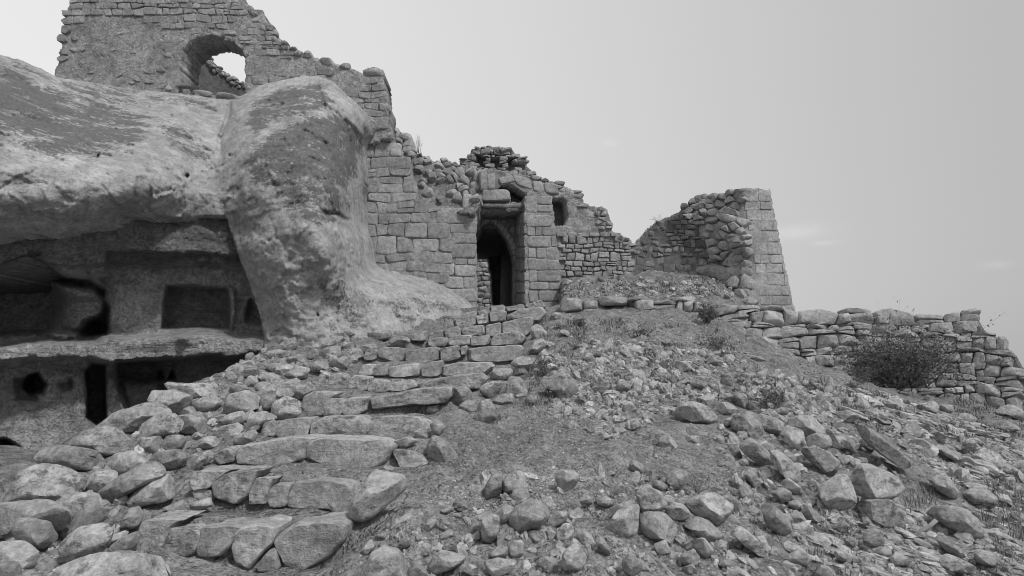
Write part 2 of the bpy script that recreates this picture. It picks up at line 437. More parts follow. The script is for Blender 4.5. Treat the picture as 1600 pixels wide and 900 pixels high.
def courses(poly, hm, wm, seed, jit=0.15, gap=1.0, warp=3.0, holes=(), slope=0.0, wvar=0.5, split=0.12, keep=1.0, flat_e=None, n=20):
    """irregular fitted stones over an outline, roughly coursed -> list of pixel outlines"""
    rng = np.random.default_rng(seed); pa = np.asarray(poly, float); x0, y0 = pa.min(0) - 2 * np.array([wm, hm]); x1, y1 = pa.max(0) + 2 * np.array([wm, hm])
    y0 -= abs(slope) * (x1 - x0); y1 += abs(slope) * (x1 - x0); S = []
    y = y0; row = 0
    while y < y1:
        h = hm * rng.uniform(.75, 1.3); x = x0 + rng.uniform(0, wm)
        while x < x1:
            w = wm * rng.uniform(1 - wvar, 1 + wvar)
            r = rng.random()
            if r < split * .8: S += [(x + w * .5, y + h * .22), (x + w * .5 + rng.normal(0, .15) * w, y + h * .78)]
            elif r > 1 - split * .5: pass
            else: S.append((x + w * .5 + rng.normal(0, jit * .5) * w, y + h * .5 + rng.normal(0, jit) * h))
            x += w
        y += h; row += 1
    S = np.array(S); S[:, 1] += slope * (S[:, 0] - (x0 + x1) / 2)
    k = (hm / wm) ** .85; T = S * np.array([k, 1.0]); outl = []
    pw = np.concatenate([S / 38.0, np.full((len(S), 1), seed * 3.3)], 1)
    ok = inside(poly, S[:, 0], S[:, 1])
    for hl in holes: ok &= ~inside(hl, S[:, 0], S[:, 1])
    for i in np.nonzero(ok)[0]:
        if rng.random() > keep: continue
        d = ((T - T[i]) ** 2).sum(1); nb = np.argsort(d)[1:15]; c = T[i]; B = 2.2 * hm
        cell = [(c[0] - B, c[1] - B), (c[0] + B, c[1] - B), (c[0] + B, c[1] + B), (c[0] - B, c[1] + B)]
        for q in nb:
            v = T[q] - c; L = math.hypot(*v) + 1e-9; v = v / L; m = c + v * (L / 2 - gap * .5)
            cell = clip_half(cell, m, v)
            if len(cell) < 3: break
        if len(cell) < 3: continue
        o = np.array(cell) / np.array([k, 1.0])
        if np.ptp(o[:, 0]) < 1.5 or np.ptp(o[:, 1]) < 1.5: continue
        o = smooth_poly(o, 1, .13)
        # even out the ring
        e = np.linalg.norm(np.roll(o, -1, 0) - o, axis=1); cu = np.concatenate([[0], np.cumsum(e)]); cl = np.concatenate([o, o[:1]])
        t = np.linspace(0, cu[-1], n, endpoint=False); outl.append(np.stack([np.interp(t, cu, cl[:, 0]), np.interp(t, cu, cl[:, 1])], 1))
    return outl
def block_courses(poly, hm, wm, seed, gap=1.0, wvar=.45, wave=.22, split=.1, keep=1.0, holes=(), slope=0.0, cut=.14):
    """squared rubble in wavering courses: blocks share their bed joints"""
    rng = np.random.default_rng(seed); pa = np.asarray(poly, float); x0, y0 = pa.min(0) - wm; x1, y1 = pa.max(0) + hm; o = []
    y0 -= abs(slope) * (x1 - x0); y1 += abs(slope) * (x1 - x0)
    beds = [y0]
    while beds[-1] < y1: beds.append(beds[-1] + hm * rng.uniform(.65, 1.4))
    def bed(k, x):
        x = np.asarray(x, float); return beds[k] + slope * (x - (x0 + x1) / 2) + hm * wave * fbm(np.stack([x / (wm * 1.6), 0 * x + k * 5.7, 0 * x + seed], -1), 2, seed)
    for k in range(len(beds) - 1):
        x = x0 + rng.uniform(0, wm)
        e = x + rng.normal(0, .08) * wm, x + rng.normal(0, .08) * wm
        while x < x1:
            x += wm * rng.uniform(1 - wvar, 1 + wvar); f = x + rng.normal(0, .07) * wm, x + rng.normal(0, .07) * wm
            q = [np.array([e[0], bed(k, e[0])]), np.array([f[0], bed(k, f[0])]), np.array([f[1], bed(k + 1, f[1])]), np.array([e[1], bed(k + 1, e[1])])]
            cells = [q]
            if rng.random() < split:
                t = rng.uniform(.35, .65); a = q[0] + (q[3] - q[0]) * t; b = q[1] + (q[2] - q[1]) * (t + rng.normal(0, .05)); cells = [[q[0], q[1], b, a], [a, b, q[2], q[3]]]
            for c in cells:
                c = np.array(c); m = c.mean(0); e_ = c.max(0) - c.min(0)
                if e_.min() < 2.2 or not inside(poly, m[:1], m[1:])[0] or rng.random() > keep: continue
                if any(inside(h, m[:1], m[1:])[0] for h in holes): continue
                c = m + (c - m) * (1 - gap / np.maximum(e_, 2.5)) + rng.normal(0, .035, (4, 2)) * e_.min()
                c = resample(c, max(1.5, e_.max() / 5)); c = c + rng.normal(0, .02, c.shape) * e_.min()
                c = smooth_poly(c, 1, .25)
                o.append(c)
            e = f
    return o
def rect_courses(poly, hm, wm, seed, gap=0.8, wvar=.35, jit=.4):
    """regular courses of squared blocks cut off at the outline"""
    rng = np.random.default_rng(seed); pa = np.asarray(poly, float); x0, y0 = pa.min(0); x1, y1 = pa.max(0); o = []; y = y0
    while y < y1 - 3:
        h = hm * rng.uniform(.8, 1.25); ym = min(y + h / 2, y1 - 1)
        xs = [x for x in np.arange(x0 - 2, x1 + 2, .5) if inside(poly, np.array([x]), np.array([ym]))[0]]
        if xs:
            a, b = xs[0], xs[-1]; x = a - rng.uniform(0, .5) * wm
            while x < b:
                w = wm * rng.uniform(1 - wvar, 1 + wvar); l_, r_ = max(x, a), min(x + w, b)
                if b - r_ < 5: r_ = b; w = b - x
                if r_ - l_ > 4: o.append(squircle(np.array([(l_ + gap / 2, y + gap / 2), (r_ - gap / 2, y + gap / 2), (r_ - gap / 2, y + h - gap / 2), (l_ + gap / 2, y + h - gap / 2)]) + rng.normal(0, jit, (4, 2)), 18, .2))
                x += w
        y += h
    return o
def lay(mb, outlines, D, prot, flat=0.45, tv=0.22, seed=0, back=0.12, rough=0.012):
    r = random.Random(seed)
    for i, o in enumerate(outlines):
        stone(mb, o, D, prot * r.uniform(.6, 1.4), flat, back, r.uniform(-tv, tv), rough, seed * 131 + i)
ICO = {}
def uv_dirs(nl, na):
    key = (nl, na)
    if key not in ICO:
        V = [(0, 0, 1)]; 
        for i in range(1, nl):
            t = math.pi * i / nl
            for j in range(na):
                a = 2 * math.pi * (j + 0.5 * (i % 2)) / na; V.append((math.sin(t) * math.cos(a), math.sin(t) * math.sin(a), math.cos(t)))
        V.append((0, 0, -1)); f = []
        for j in range(na): f.append((0, 1 + j, 1 + (j + 1) % na))
        for i in range(nl - 2):
            for j in range(na):
                a, b = 1 + i * na + j, 1 + i * na + (j + 1) % na; f.append((a, a + na, b + na, b))
        e = len(V) - 1; s = 1 + (nl - 2) * na
        for j in range(na): f.append((s + j, e, s + (j + 1) % na))
        ICO[key] = (np.array(V), f)
    return ICO[key]
def rock_verts(poly, Yc, depth, seed, box=0.0, facets=9, cut=(0.72, 0.96), res=(18, 30), rough=0.05):
    """a boulder: an outline seen from the front at its distance, given a full rounded depth, then chipped flat"""
    rng = np.random.default_rng(seed)
    poly = smooth_poly(poly, 1, .12); c = poly.mean(0)
    d, f = uv_dirs(*res)
    # outline radius by angle
    rel = poly - c; n = len(rel); ang = np.arctan2(d[:, 1], d[:, 0]); R = np.zeros(len(d))
    for i in range(n):
        p, q = rel[i], rel[(i + 1) % n]; e = q - p
        ca, sa = np.cos(ang), np.sin(ang); den = ca * e[1] - sa * e[0]; den = np.where(np.abs(den) < 1e-9, 1e-9, den)
        t = (p[0] * e[1] - p[1] * e[0]) / den; s = (p[0] * sa - p[1] * ca) / den
        ok = (t > 0) & (s >= -1e-6) & (s <= 1 + 1e-6); R = np.where(ok, np.maximum(R, t), R)
    st = np.sqrt(np.clip(1 - d[:, 2] ** 2, 0, 1)); ex = 1.0 - 0.55 * box
    sp = st ** ex; cp = np.sign(d[:, 2]) * np.abs(d[:, 2]) ** (1.0 - 0.35 * box)
    C = P(c[0], c[1], Yc)
    front = P(c[0] + R * sp * np.cos(ang), c[1] + R * sp * np.sin(ang), Yc) - C
    vdir = (np.array([0, 0, EYE]) - C); vdir /= np.linalg.norm(vdir)
    V = front + cp[:, None] * vdir * depth
    size = np.linalg.norm(V, axis=1).mean()
    V = V * (1 + fbm(V / size * 1.1 + seed * 3.7, 2, seed % 211) * rough * 1.3)[:, None]
    for k in range(facets):
        nrm = rng.normal(0, 1, 3); nrm /= np.linalg.norm(nrm); h = V @ nrm; lim = h.max() * rng.uniform(*cut)
        if abs(nrm @ vdir) < 0.42: continue
        V = V - np.outer(np.clip(h - lim, 0, None) * rng.uniform(.9, 1.0), nrm)
    q = V / size
    V = V * (1 + (ridged(q * 2.1 + seed * 1.7, 3, seed % 173) * .5 + fbm(q * 6 + seed, 3, 17) * .35) * rough * .8)[:, None]
    return C, V, f

def block_verts(poly, Y, dep, seed, rough=.012, tread=0.0, soft=0.0):
    """a dressed stair block: the outline is its front face, the body runs back into the stair"""
    rng = np.random.default_rng(seed); poly = resample(smooth_poly(poly, 1, .10), max(1.2, np.ptp(np.asarray(poly)[:, 0]) / 16)); c = poly.mean(0); n = len(poly)
    Fp = P(poly[:, 0], poly[:, 1], Y); C = Fp.mean(0); R = Fp - C; size = math.sqrt(np.ptp(R[:, 0]) * np.ptp(R[:, 2]) + 1e-6)
    bev = min(.035, .08 * size); H = np.ptp(R[:, 2]); zt_ = R[:, 2].max() - tread * H
    rings = [(.35, 0), (.65, 0), (.86, 0), (.96 - soft * .09, bev * .25), (1.0 - soft * .025, bev * (1 + soft)), (1.0, dep * .35), (1.0, dep * .55), (1.0, dep * .8), (.96, dep), (.5, dep * 1.02)]
    V = [np.zeros((1, 3))] + [R * s_ + np.array([0, y_, 0]) for s_, y_ in rings] + [np.array([[0, dep * 1.02, 0]])]
    V = np.concatenate(V); f = []; K = len(rings)
    for i in range(n): f.append((0, 1 + i, 1 + (i + 1) % n))
    for k in range(K - 1):
        for i in range(n):
            a, b = 1 + k * n + i, 1 + k * n + (i + 1) % n; f.append((a, a + n, b + n, b))
    up_ = np.clip(V[:, 2] - zt_, 0, None); V[:, 2] -= up_ * (.68 if tread else 0)
    e = len(V) - 1; s0 = 1 + (K - 1) * n
    for i in range(n): f.append((s0 + i, e, s0 + (i + 1) % n))
    for k in range(6):
        nrm = np.array([rng.normal(0, 1), -abs(rng.normal(0, .8)) , rng.normal(0, 1) + .25]); nrm /= np.linalg.norm(nrm); h = V @ nrm; lim = h.max() * rng.uniform(.88, .99)
        V = V - np.outer(np.clip(h - lim, 0, None), nrm)
    q = (V + C)
    V = V + (fbm(q * 3.0 / max(size, .15) * .35 + seed, 3, seed % 91) * .05 * size)[:, None] * V / (np.linalg.norm(V, axis=1)[:, None] + .05)
    V[:, 1] += fbm(q * 7 + seed, 3, 3) * rough * 1.4; V[:, 2] += fbm(q * 6 + 40 + seed, 3, 5) * rough
    return C, V, f
# ------------------------------------------------------------------ the stair: rows of blocks, each with its distance
# (distance, left end, right end, blocks as pixel outlines)
STEPS = [
 (4.6, (235, 830), (552, 830), [[256,847,265,824,303,817,312,832,301,862,273,877,258,866],[301,858,312,824,348,817,377,821,356,855,341,870,307,874],[357,840,382,821,409,811,430,824,429,842,403,870,386,891,363,881],[397,885,428,849,437,885,431,896,401,894],[428,842,462,821,499,806,526,807,541,824,537,847,511,874,473,892,439,885],[213,847,219,821,230,805,257,804,287,805,264,824,255,855,234,867,219,862]]),
 (5.2, (298, 755), (556, 770), [[293,749,307,732,341,730,360,734,337,749,326,762,299,766],[297,769,318,759,331,768,328,783,307,786],[327,756,341,741,375,730,409,726,396,749,388,774,367,787,331,783],[386,772,401,745,433,738,419,768,418,790,388,791],[417,772,431,753,452,751,448,792,420,794],[446,774,462,745,514,739,552,753,558,772,553,803,537,814,514,796,446,794]]),
 (5.9, (330, 712), (672, 715), [[327,713,356,698,365,722,341,726],[359,711,371,698,420,690,477,680,492,683,475,700,471,716,428,728,363,728],[474,698,492,683,545,682,601,686,618,696,603,720,571,739,545,739,507,729,477,714],[609,700,628,698,662,715,679,738,660,757,632,768,626,734]]),
 (6.7, (407, 668), (676, 666), [[407,677,419,659,436,657,430,682],[427,674,437,659,481,650,484,670,480,685,430,685],[480,668,506,652,562,647,577,664,574,685,482,687],[568,668,590,650,646,646,673,664,675,682,572,687]]),
 (7.6, (470, 632), (704, 620), [[470,634,476,617,500,609,526,614,509,628,505,648,479,649],[503,637,515,621,538,623,535,648,505,650],[532,634,548,619,573,619,572,640,557,650,535,649],[571,624,620,613,680,605,704,603,703,620,692,631,632,634,575,640]]),
 (8.6, (510, 597), (760, 590), [[510,604,515,587,530,581,545,590,544,612,518,613],[542,598,554,586,577,588,575,610,545,613],[572,604,584,593,607,593,607,613,575,613],[605,600,644,593,652,605,635,610,606,611],[649,600,695,590,752,582,760,590,750,609,710,606,650,609]]),
 (9.6, (558, 577), (774, 573), [[558,583,566,568,588,569,583,587,560,588],[579,579,587,569,607,568,606,588,580,588],[604,574,653,566,658,587,620,591,605,589],[655,576,668,565,692,562,688,586,659,590],[685,573,710,565,767,565,774,572,758,586,687,589]]),
 (10.7, (530, 553), (819, 549), [[530,556,542,544,566,543,568,560,536,563],[566,556,573,545,590,545,588,562,568,564],[587,552,596,542,634,544,632,561,626,568,590,559],[631,547,686,540,686,564,659,568,631,566],[686,544,716,538,721,560,698,566,688,565],[719,543,730,539,728,553,720,555],[729,544,815,537,820,545,813,562,770,567,730,565]]),
 (11.8, (640, 527), (824, 528), [[638,523,665,515,664,533,641,533],[666,531,680,526,700,527,700,541,668,542],[698,531,710,523,736,523,736,539,701,541],[734,526,765,523,764,539,734,541],[763,534,773,523,794,516,815,518,825,528,819,539,764,541]]),
 (12.9, (663, 518), (833, 506), [[662,522,692,514,694,529,665,530],[693,514,719,509,721,526,695,529],[719,513,757,506,760,524,720,526],[758,507,783,502,784,523,759,527],[783,505,812,497,834,494,832,518,822,526,783,526]]),
 (14.0, (672, 506), (854, 488), [[670,505,692,502,694,514,674,515],[692,508,707,497,710,512,694,515],[708,498,744,491,745,507,711,512],[743,493,763,488,764,505,746,508],[763,491,767,484,792,484,790,502,765,503],[790,492,812,482,849,477,856,489,846,502,830,503,818,496,792,500]]),
 (15.0, (698, 491), (851, 474), [[696,490,744,485,746,496,698,499],[745,486,765,479,766,490,746,494],[765,477,789,476,790,487,767,488],[788,480,819,474,821,483,791,487],[820,477,846,467,853,480,824,484]]),
]
# ------------------------------------------------------------------ terrain heights
CP = []   # (x, y, z)
def cp(px, py, Y):
    q = P(px, py, Y); CP.append((float(q[0]), float(q[1]), float(q[2])))
LEV = {}
for (Y, l, r, blocks) in STEPS:
    topy = np.mean([min(b[1::2]) for b in blocks]); xm = (l[0] + r[0]) / 2
    z = P(xm, topy, Y)[2]; LEV[Y] = z
    for (px, py) in (l, r):
        x = P(px, py, Y)[0]; CP.append((float(x), Y, float(z) - 0.20))
    for d_ in (0.9, 2.2):
        CP.append((float(P(l[0], l[1], Y)[0]) - d_, Y, float(z) - 0.12))
CP += [(-0.6, 16.4, 3.40), (-0.6, 18, 3.42), (-1.2, 22, 3.42), (-5, 19, 3.3), (3, 22, 3.6), (2, 19.5, 3.9)]
CP += [(0, 0.5, 0.05), (-4, 0.5, 0.1), (4, 0.5, -0.25), (8, 1, -0.9), (-1.5, 3.2, 0.18), (-3.5, 3.2, 0.4), (-5.5, 4.0, 0.45), (-5, 2, 0.3)]
for a in ((0, 895, 3.9), (150, 895, 4.0), (400, 895, 4.45), (620, 830, 4.75), (560, 870, 4.5), (650, 770, 5.2), (700, 700, 6.0), (740, 660, 6.9), (800, 640, 7.6),
          (850, 570, 9.3), (870, 520, 11.4), (900, 500, 12.9), (800, 895, 4.35), (1000, 895, 4.4), (1200, 895, 4.7), (1400, 895, 5.2), (1600, 895, 5.9),
          (800, 700, 6.2), (750, 800, 5.0), (1000, 800, 5.2), (900, 750, 5.8), (1000, 720, 6.2), (1000, 650, 7.7), (930, 640, 7.6), (1000, 560, 10.2), (950, 600, 8.8), (1000, 500, 13.2), (1100, 510, 13.5), (1140, 512, 14.0),
          (1200, 560, 12.0), (1100, 600, 9.4), (1200, 650, 8.3), (1120, 720, 6.6), (1200, 790, 5.9), (1250, 720, 6.8), (1300, 582, 12.5), (1240, 600, 10.2), (1300, 650, 8.8), (1400, 613, 12.2), (1500, 645, 11.7), (1600, 678, 11.2),
          (1400, 700, 8.3), (1400, 760, 7.1), (1500, 800, 6.9), (1600, 800, 7.7), (1600, 730, 9.3),
          (1240, 552, 14.6), (1330, 590, 14.4), (1480, 622, 14.0), (1600, 650, 13.6), (1400, 612, 14.3), (1600, 610, 15.2),
          (880, 484, 14.6), (1000, 478, 14.7), (1120, 490, 14.6), (870, 455, 15.6), (1000, 452, 15.7), (1120, 458, 15.6), (890, 437, 16.9), (1000, 430, 17.2), (1120, 438, 17.0)):
    cp(*a)
CP += [(7.5, 18, 3.1), (10, 18, 3.0), (12, 20, 2.6), (8, 23, 3.0), (14, 17, 1.3), (17, 18, 0.0), (17, 12, -0.6), (13, 7, -1.0), (9, 3, -1.0)]
_cp = np.array(CP)
TERR = TPS(_cp[:, :2], _cp[:, 2], lam=0.0006)
# the cave-side edge of the embankment in plan
_e = [P(px, py, Y) for (px, py, Y) in ((62, 757, 4.9), (150, 690, 6.1), (248, 640, 7.2), (306, 606, 8.3), (350, 575, 9.3), (420, 540, 10.8))]
EDGE_Y = np.array([0, 3.0, 4.2] + [float(q[1]) for q in _e] + [13, 40]); EDGE_X = np.array([-7.0, -5.2, -4.2] + [float(q[0]) for q in _e] + [-3.9, -3.9])
CAVE_Z = 0.52
def terrain(x, y, rough=True):
    x = np.asarray(x, float); y = np.asarray(y, float); x, y = np.broadcast_arrays(x, y)
    z = TERR(np.clip(x, -8, 20), np.clip(y, 0.5, 24))
    # shallow treads between the rows of blocks
    ys = np.array([s[0] for s in STEPS]); 
    xl = np.interp(y, ys, [P(s[1][0], s[1][1], s[0])[0] for s in STEPS]); xr = np.interp(y, ys, [P(s[2][0], s[2][1], s[0])[0] for s in STEPS])
    zs = np.full(x.shape, LEV[ys[0]] - 0.30)
    for i, yy in enumerate(ys):
        nxt = LEV[yy] - 0.05
        zs = zs + sstep(yy + 0.04, yy + 0.16, y) * (nxt - zs)
    m = sstep(0.0, 0.3, x - xl) * sstep(0.05, -0.22, x - xr) * sstep(4.2, 4.5, y) * sstep(16.3, 15.6, y)
    z = z + (zs - z) * m
    cap = 3.30 + 6 * sstep(1.15, 1.7, x) + 6 * sstep(14.6, 13.6, y); z = np.where(y < 30, np.minimum(z, cap), z)
    ex = np.interp(y, EDGE_Y, EDGE_X); drop = sstep(0.05, 1.0, ex - x) * sstep(14.0, 12.5, y)
    z = z + (np.minimum(CAVE_Z, z) - z) * drop
    if rough:
        p = np.stack([x, y, 0 * x], -1); near = sstep(40, 22, y)
        z = z + near * (0.06 * fbm(p * 1.3, 3, 3) + 0.042 * fbm(p * 4.5, 4, 9) * (1 - 0.6 * m) + 0.03 * sstep(.1, .5, fbm(p * 3.1 + 9, 3, 19)) * (1 - m))
        z = z + near * sstep(5, 8, x + 0.25 * y) * 0.05 * fbm(np.stack([x * 1.1 + y * .9, (y * 1.1 - x * .9) * 3.0, 0 * x], -1), 3, 21)
    far = sstep(26, 200, np.maximum(np.hypot(x, y), 0))
    return z + (-32 - z) * far
def spaced(stops):
    o = [stops[0][0]]
    for (a, sa), (b, sb) in zip(stops[:-1], stops[1:]):
        x = a
        while x < b - 1e-6:
            t = (x - a) / (b - a); x += sa + (sb - sa) * t; o.append(min(x, b))
    return np.array(o)
gx = spaced([(-4000, 1500), (-60, 8), (-9, .3), (-4.5, .055), (8.5, .055), (14, .12), (30, 2), (120, 30), (4000, 1500)])
gy = spaced([(-600, 300), (-20, 4), (0, .6), (2.8, .06), (4.0, .036), (8.0, .045), (15, .08), (22, .3), (40, 3), (160, 40), (6000, 2500)])
GX, GY = np.meshgrid(gx, gy); GZ = terrain(GX, GY)
nx, ny = len(gx), len(gy)
mb = MB(); ii = np.arange(nx * ny).reshape(ny, nx)
mb.add(np.stack([GX, GY, GZ], -1).reshape(-1, 3), np.stack([ii[:-1, :-1], ii[:-1, 1:], ii[1:, 1:], ii[1:, :-1]], -1).reshape(-1, 4).tolist())
ground = mb.build("ground", M_EARTH); tag(ground, kind="structure")
# fast height look-up and picking
HX = np.arange(-9, 22, .05); HY = np.arange(2.0, 26, .05)
HZ = terrain(*np.meshgrid(HX, HY))
def height(x, y):
    fx = np.clip((np.asarray(x, float) - HX[0]) / .05, 0, len(HX) - 1.001); fy = np.clip((np.asarray(y, float) - HY[0]) / .05, 0, len(HY) - 1.001)
    i, j = fx.astype(int), fy.astype(int); u, v = fx - i, fy - j
    return (HZ[j, i] * (1 - u) + HZ[j, i + 1] * u) * (1 - v) + (HZ[j + 1, i] * (1 - u) + HZ[j + 1, i + 1] * u) * v
def pick(px, py, lift=0.0, y0=2.6, y1=21.0):
    """distance at which the sight line through a pixel comes down to lift metres above the ground"""
    px = np.atleast_1d(np.asarray(px, float)); py = np.atleast_1d(np.asarray(py, float)); lift = np.broadcast_to(lift, px.shape)
    kx, kz = kxy(px, py); Y = np.full(px.shape, np.nan)
    for y in np.arange(y0, y1, .03):
        hit = np.isnan(Y) & (EYE + kz * y < height(kx * y, y) + lift)
        Y[hit] = y
    return Y

# ------------------------------------------------------------------ the cliff with its overhang and buttress
CL_OUT = pairs([-520,40,-200,45,-60,66,0,86,30,93,60,106,90,121,140,128,200,138,250,143,300,149,345,155,372,156,384,146,400,136,425,128,450,124,470,118,500,119,518,126,540,146,556,160,575,180,588,192,600,204,584,214,574,232,570,262,569,300,562,330,570,368,580,408,600,421,640,430,668,436,700,450,722,464,746,484,722,505,640,525,560,545,412,560,412,525,407,496,398,468,388,438,376,408,366,380,357,350,352,338,330,335,305,338,280,340,250,334,220,332,185,334,160,338,135,343,110,350,90,358,60,365,30,367,0,368,-60,372,-200,385,-520,400])
_c = [(-500,40,10.5),(-500,200,8.0),(-500,300,7.2),(-500,395,8.0),(-200,45,10.8),(-200,150,8.8),(-200,270,7.6),(-200,340,7.7),(-200,385,8.3),
 (0,86,11.2),(0,130,10.3),(0,180,9.4),(0,250,8.7),(0,310,8.5),(0,345,8.65),(0,368,9.1),(90,121,12.0),(90,170,10.8),(100,250,9.3),(100,310,9.0),(105,338,9.2),(110,352,9.6),
 (200,140,13.2),(200,190,11.8),(200,250,10.1),(200,300,9.7),(190,322,9.8),(190,334,10.2),(280,145,13.6),(290,190,12.4),(280,250,11.1),(270,310,10.5),(270,338,10.9),
 (335,240,12.1),(318,200,12.6),(340,300,11.5),(340,336,11.4),(345,155,13.9),(350,175,13.5),(352,200,12.9),(330,270,11.8),
 (378,200,11.9),(378,160,13.4),(372,240,11.4),(430,200,11.9),(500,180,12.4),(490,122,13.9),(430,130,13.9),(470,150,12.9),(540,150,14.0),(585,195,15.0),(560,185,14.2),(535,200,12.9),(568,235,15.2),(545,250,12.9),(520,250,11.9),(569,300,15.2),(545,300,12.5),(520,320,11.4),(569,350,15.2),(552,370,12.6),(582,410,15.1),
 (450,290,11.0),(380,310,11.1),(362,345,11.5),(372,380,11.4),(390,430,11.4),(408,490,11.5),(414,545,11.2),(420,400,10.75),(470,400,10.65),(530,400,11.1),(520,340,11.2),(560,412,12.9),(440,480,10.95),(500,500,11.2),(550,505,11.9),(500,455,11.0),
 (640,431,15.3),(668,437,15.4),(600,422,15.2),(640,455,14.0),(640,490,13.4),(700,452,15.7),(700,468,15.1),(740,482,15.7),(602,440,13.6),(580,470,12.5),(680,485,14.4),(720,505,14.6),(640,520,13.0),(560,545,11.6)]
_c = np.array(_c); CLIFF_T = TPS(_c[:, :2], _c[:, 2], lam=0.0002)
def D_cliff(px, py):
    Y = CLIFF_T(px, py)
    # long horizontal crack on the buttress, the rim of the buttress top, small drill holes
    crack = np.exp(-((py - (328 + (px - 500) * 0.32 + 2 * np.sin(px * .2))) / 3.0) ** 2) * sstep(498, 510, px) * sstep(552, 540, px)
    Y = Y + 0.35 * crack
    seam = np.exp(-((px - (352 - (py - 190) * 0.18 + 3 * np.sin(py * .08))) / 4.0) ** 2) * sstep(150, 175, py) * sstep(265, 215, py)
    Y = Y + 0.30 * seam
    for (hx, hy, r) in ((497,492,2.4),(622,495,3.2),(292,275,3),(153,244,2),(360,243,2.2)):
        Y = Y + 0.25 * np.exp(-((px - hx) ** 2 + (py - hy) ** 2) / r ** 2)
    Y = Y - 0.16 * mask(pairs([498,128,520,124,548,158,572,190,584,214,566,216,552,196,534,182,506,160]), px, py, 1.6) - .08 * mask(pairs([522,345,560,350,575,400,590,430,560,440,536,400]), px + 3 * np.sin(py * .3), py + 3 * np.sin(px * .25), 1.8) - .07 * mask(pairs([395,380,430,372,450,400,440,450,410,452]), px + 3 * np.sin(py * .31), py + 3 * np.sin(px * .22), 1.8)
    return Y
def cliff_stain(px, py):
    s = 0.88 * mask(pairs([-300,70,0,95,60,118,120,150,190,165,228,185,224,212,200,232,150,238,90,236,40,222,-30,205,-300,210]), px, py, 22)
    s = np.maximum(s, 0.50 * mask(pairs([90,125,200,142,330,155,340,172,250,165,120,160]), px, py, 8))
    s = np.maximum(s, 0.88 * mask(pairs([395,158,440,140,500,130,522,160,500,175,460,178,420,196,400,215,385,196]), px, py, 8))
    s = np.maximum(s, 0.92 * mask(pairs([385,250,430,205,480,185,520,180,560,205,566,238,552,280,530,300,490,310,440,310,420,285,395,290]), px, py, 10))
    s = np.maximum(s, 0.72 * mask(pairs([440,300,520,300,545,325,540,345,500,352,470,335,445,330]), px, py, 10))
    s = np.maximum(s, 0.5 * mask(pairs([240,180,300,205,330,250,320,262,260,215]), px, py, 10))
    s = np.maximum(s, 0.40 * mask(pairs([600,470,660,455,720,480,700,500,620,505]), px, py, 12))
    s = np.maximum(s, 0.42 * mask(pairs([490,420,545,430,575,470,560,515,520,515,500,470]), px, py, 14))
    return s
def cliff_tone(px, py):
    t = 0.14 * mask(pairs([500,140,525,135,548,165,555,195,525,185,505,165]), px, py, 6) + 0.10 * mask(pairs([0,215,120,245,240,270,240,310,120,320,0,300]), px, py, 30)
    t = t + 0.08 * mask(pairs([480,330,560,330,560,420,500,500,440,480]), px, py, 30)
    return t
def cliff_warp(S):
    q = np.stack([S[:, 0] * .5 + S[:, 2] * .2, S[:, 1] * .5, S[:, 2] * 3.2 - S[:, 0] * .6], 1)
    w_ = S + .25 * np.stack([fbm(S * 1.3, 3, 91), fbm(S * 1.3 + 30, 3, 92), fbm(S * 1.3 + 60, 3, 93)], 1)
    return 0.75 * facet(w_ * np.array([1.0, 1.0, 1.5]), 71) + 0.55 * facet(w_ * np.array([2.6, 2.6, 3.6]) + 5, 72) + 0.7 * fbm(q, 4, 77) + 0.30 * fbm(S * 9, 3, 12) - 0.35 * ridged(S * np.array([1.1, 1.1, 1.5]) + 3, 4, 61) + 0.7 * sstep(.25, .29, fbm(S * np.array([1.6, 1.6, 1.1]), 5, 45)) + 0.5 * sstep(-.06, -.03, fbm(S * np.array([1.2, 1.2, 2.4]) + 9, 5, 46)) - 1.1 * sstep(.05, .0, np.abs(fbm(S * np.array([.8, .8, .45]) + 21, 4, 48))) * sstep(.1, .3, fbm(S * .5, 2, 49))
mb = MB()
sheet(mb, CL_OUT, D_cliff, 2.6, thick=lambda S: np.stack([S[:, 0] * 1.0, np.maximum(S[:, 1] + 1.5, 19.5) + 0 * S[:, 0], S[:, 2]], 1), amp=0.075, nscale=1.6, edge=3.2, edge_jit=.6, seed=5, tone=cliff_tone, stain=cliff_stain, octv=5, warp=cliff_warp, back_shade_tone=-0.62)  # shade under the overhang and along the sides put into the back colour
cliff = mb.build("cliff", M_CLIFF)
tag(cliff, "weathered pale cliff with a bulging rock buttress and wide overhang above the cave", "cliff", kind="structure")

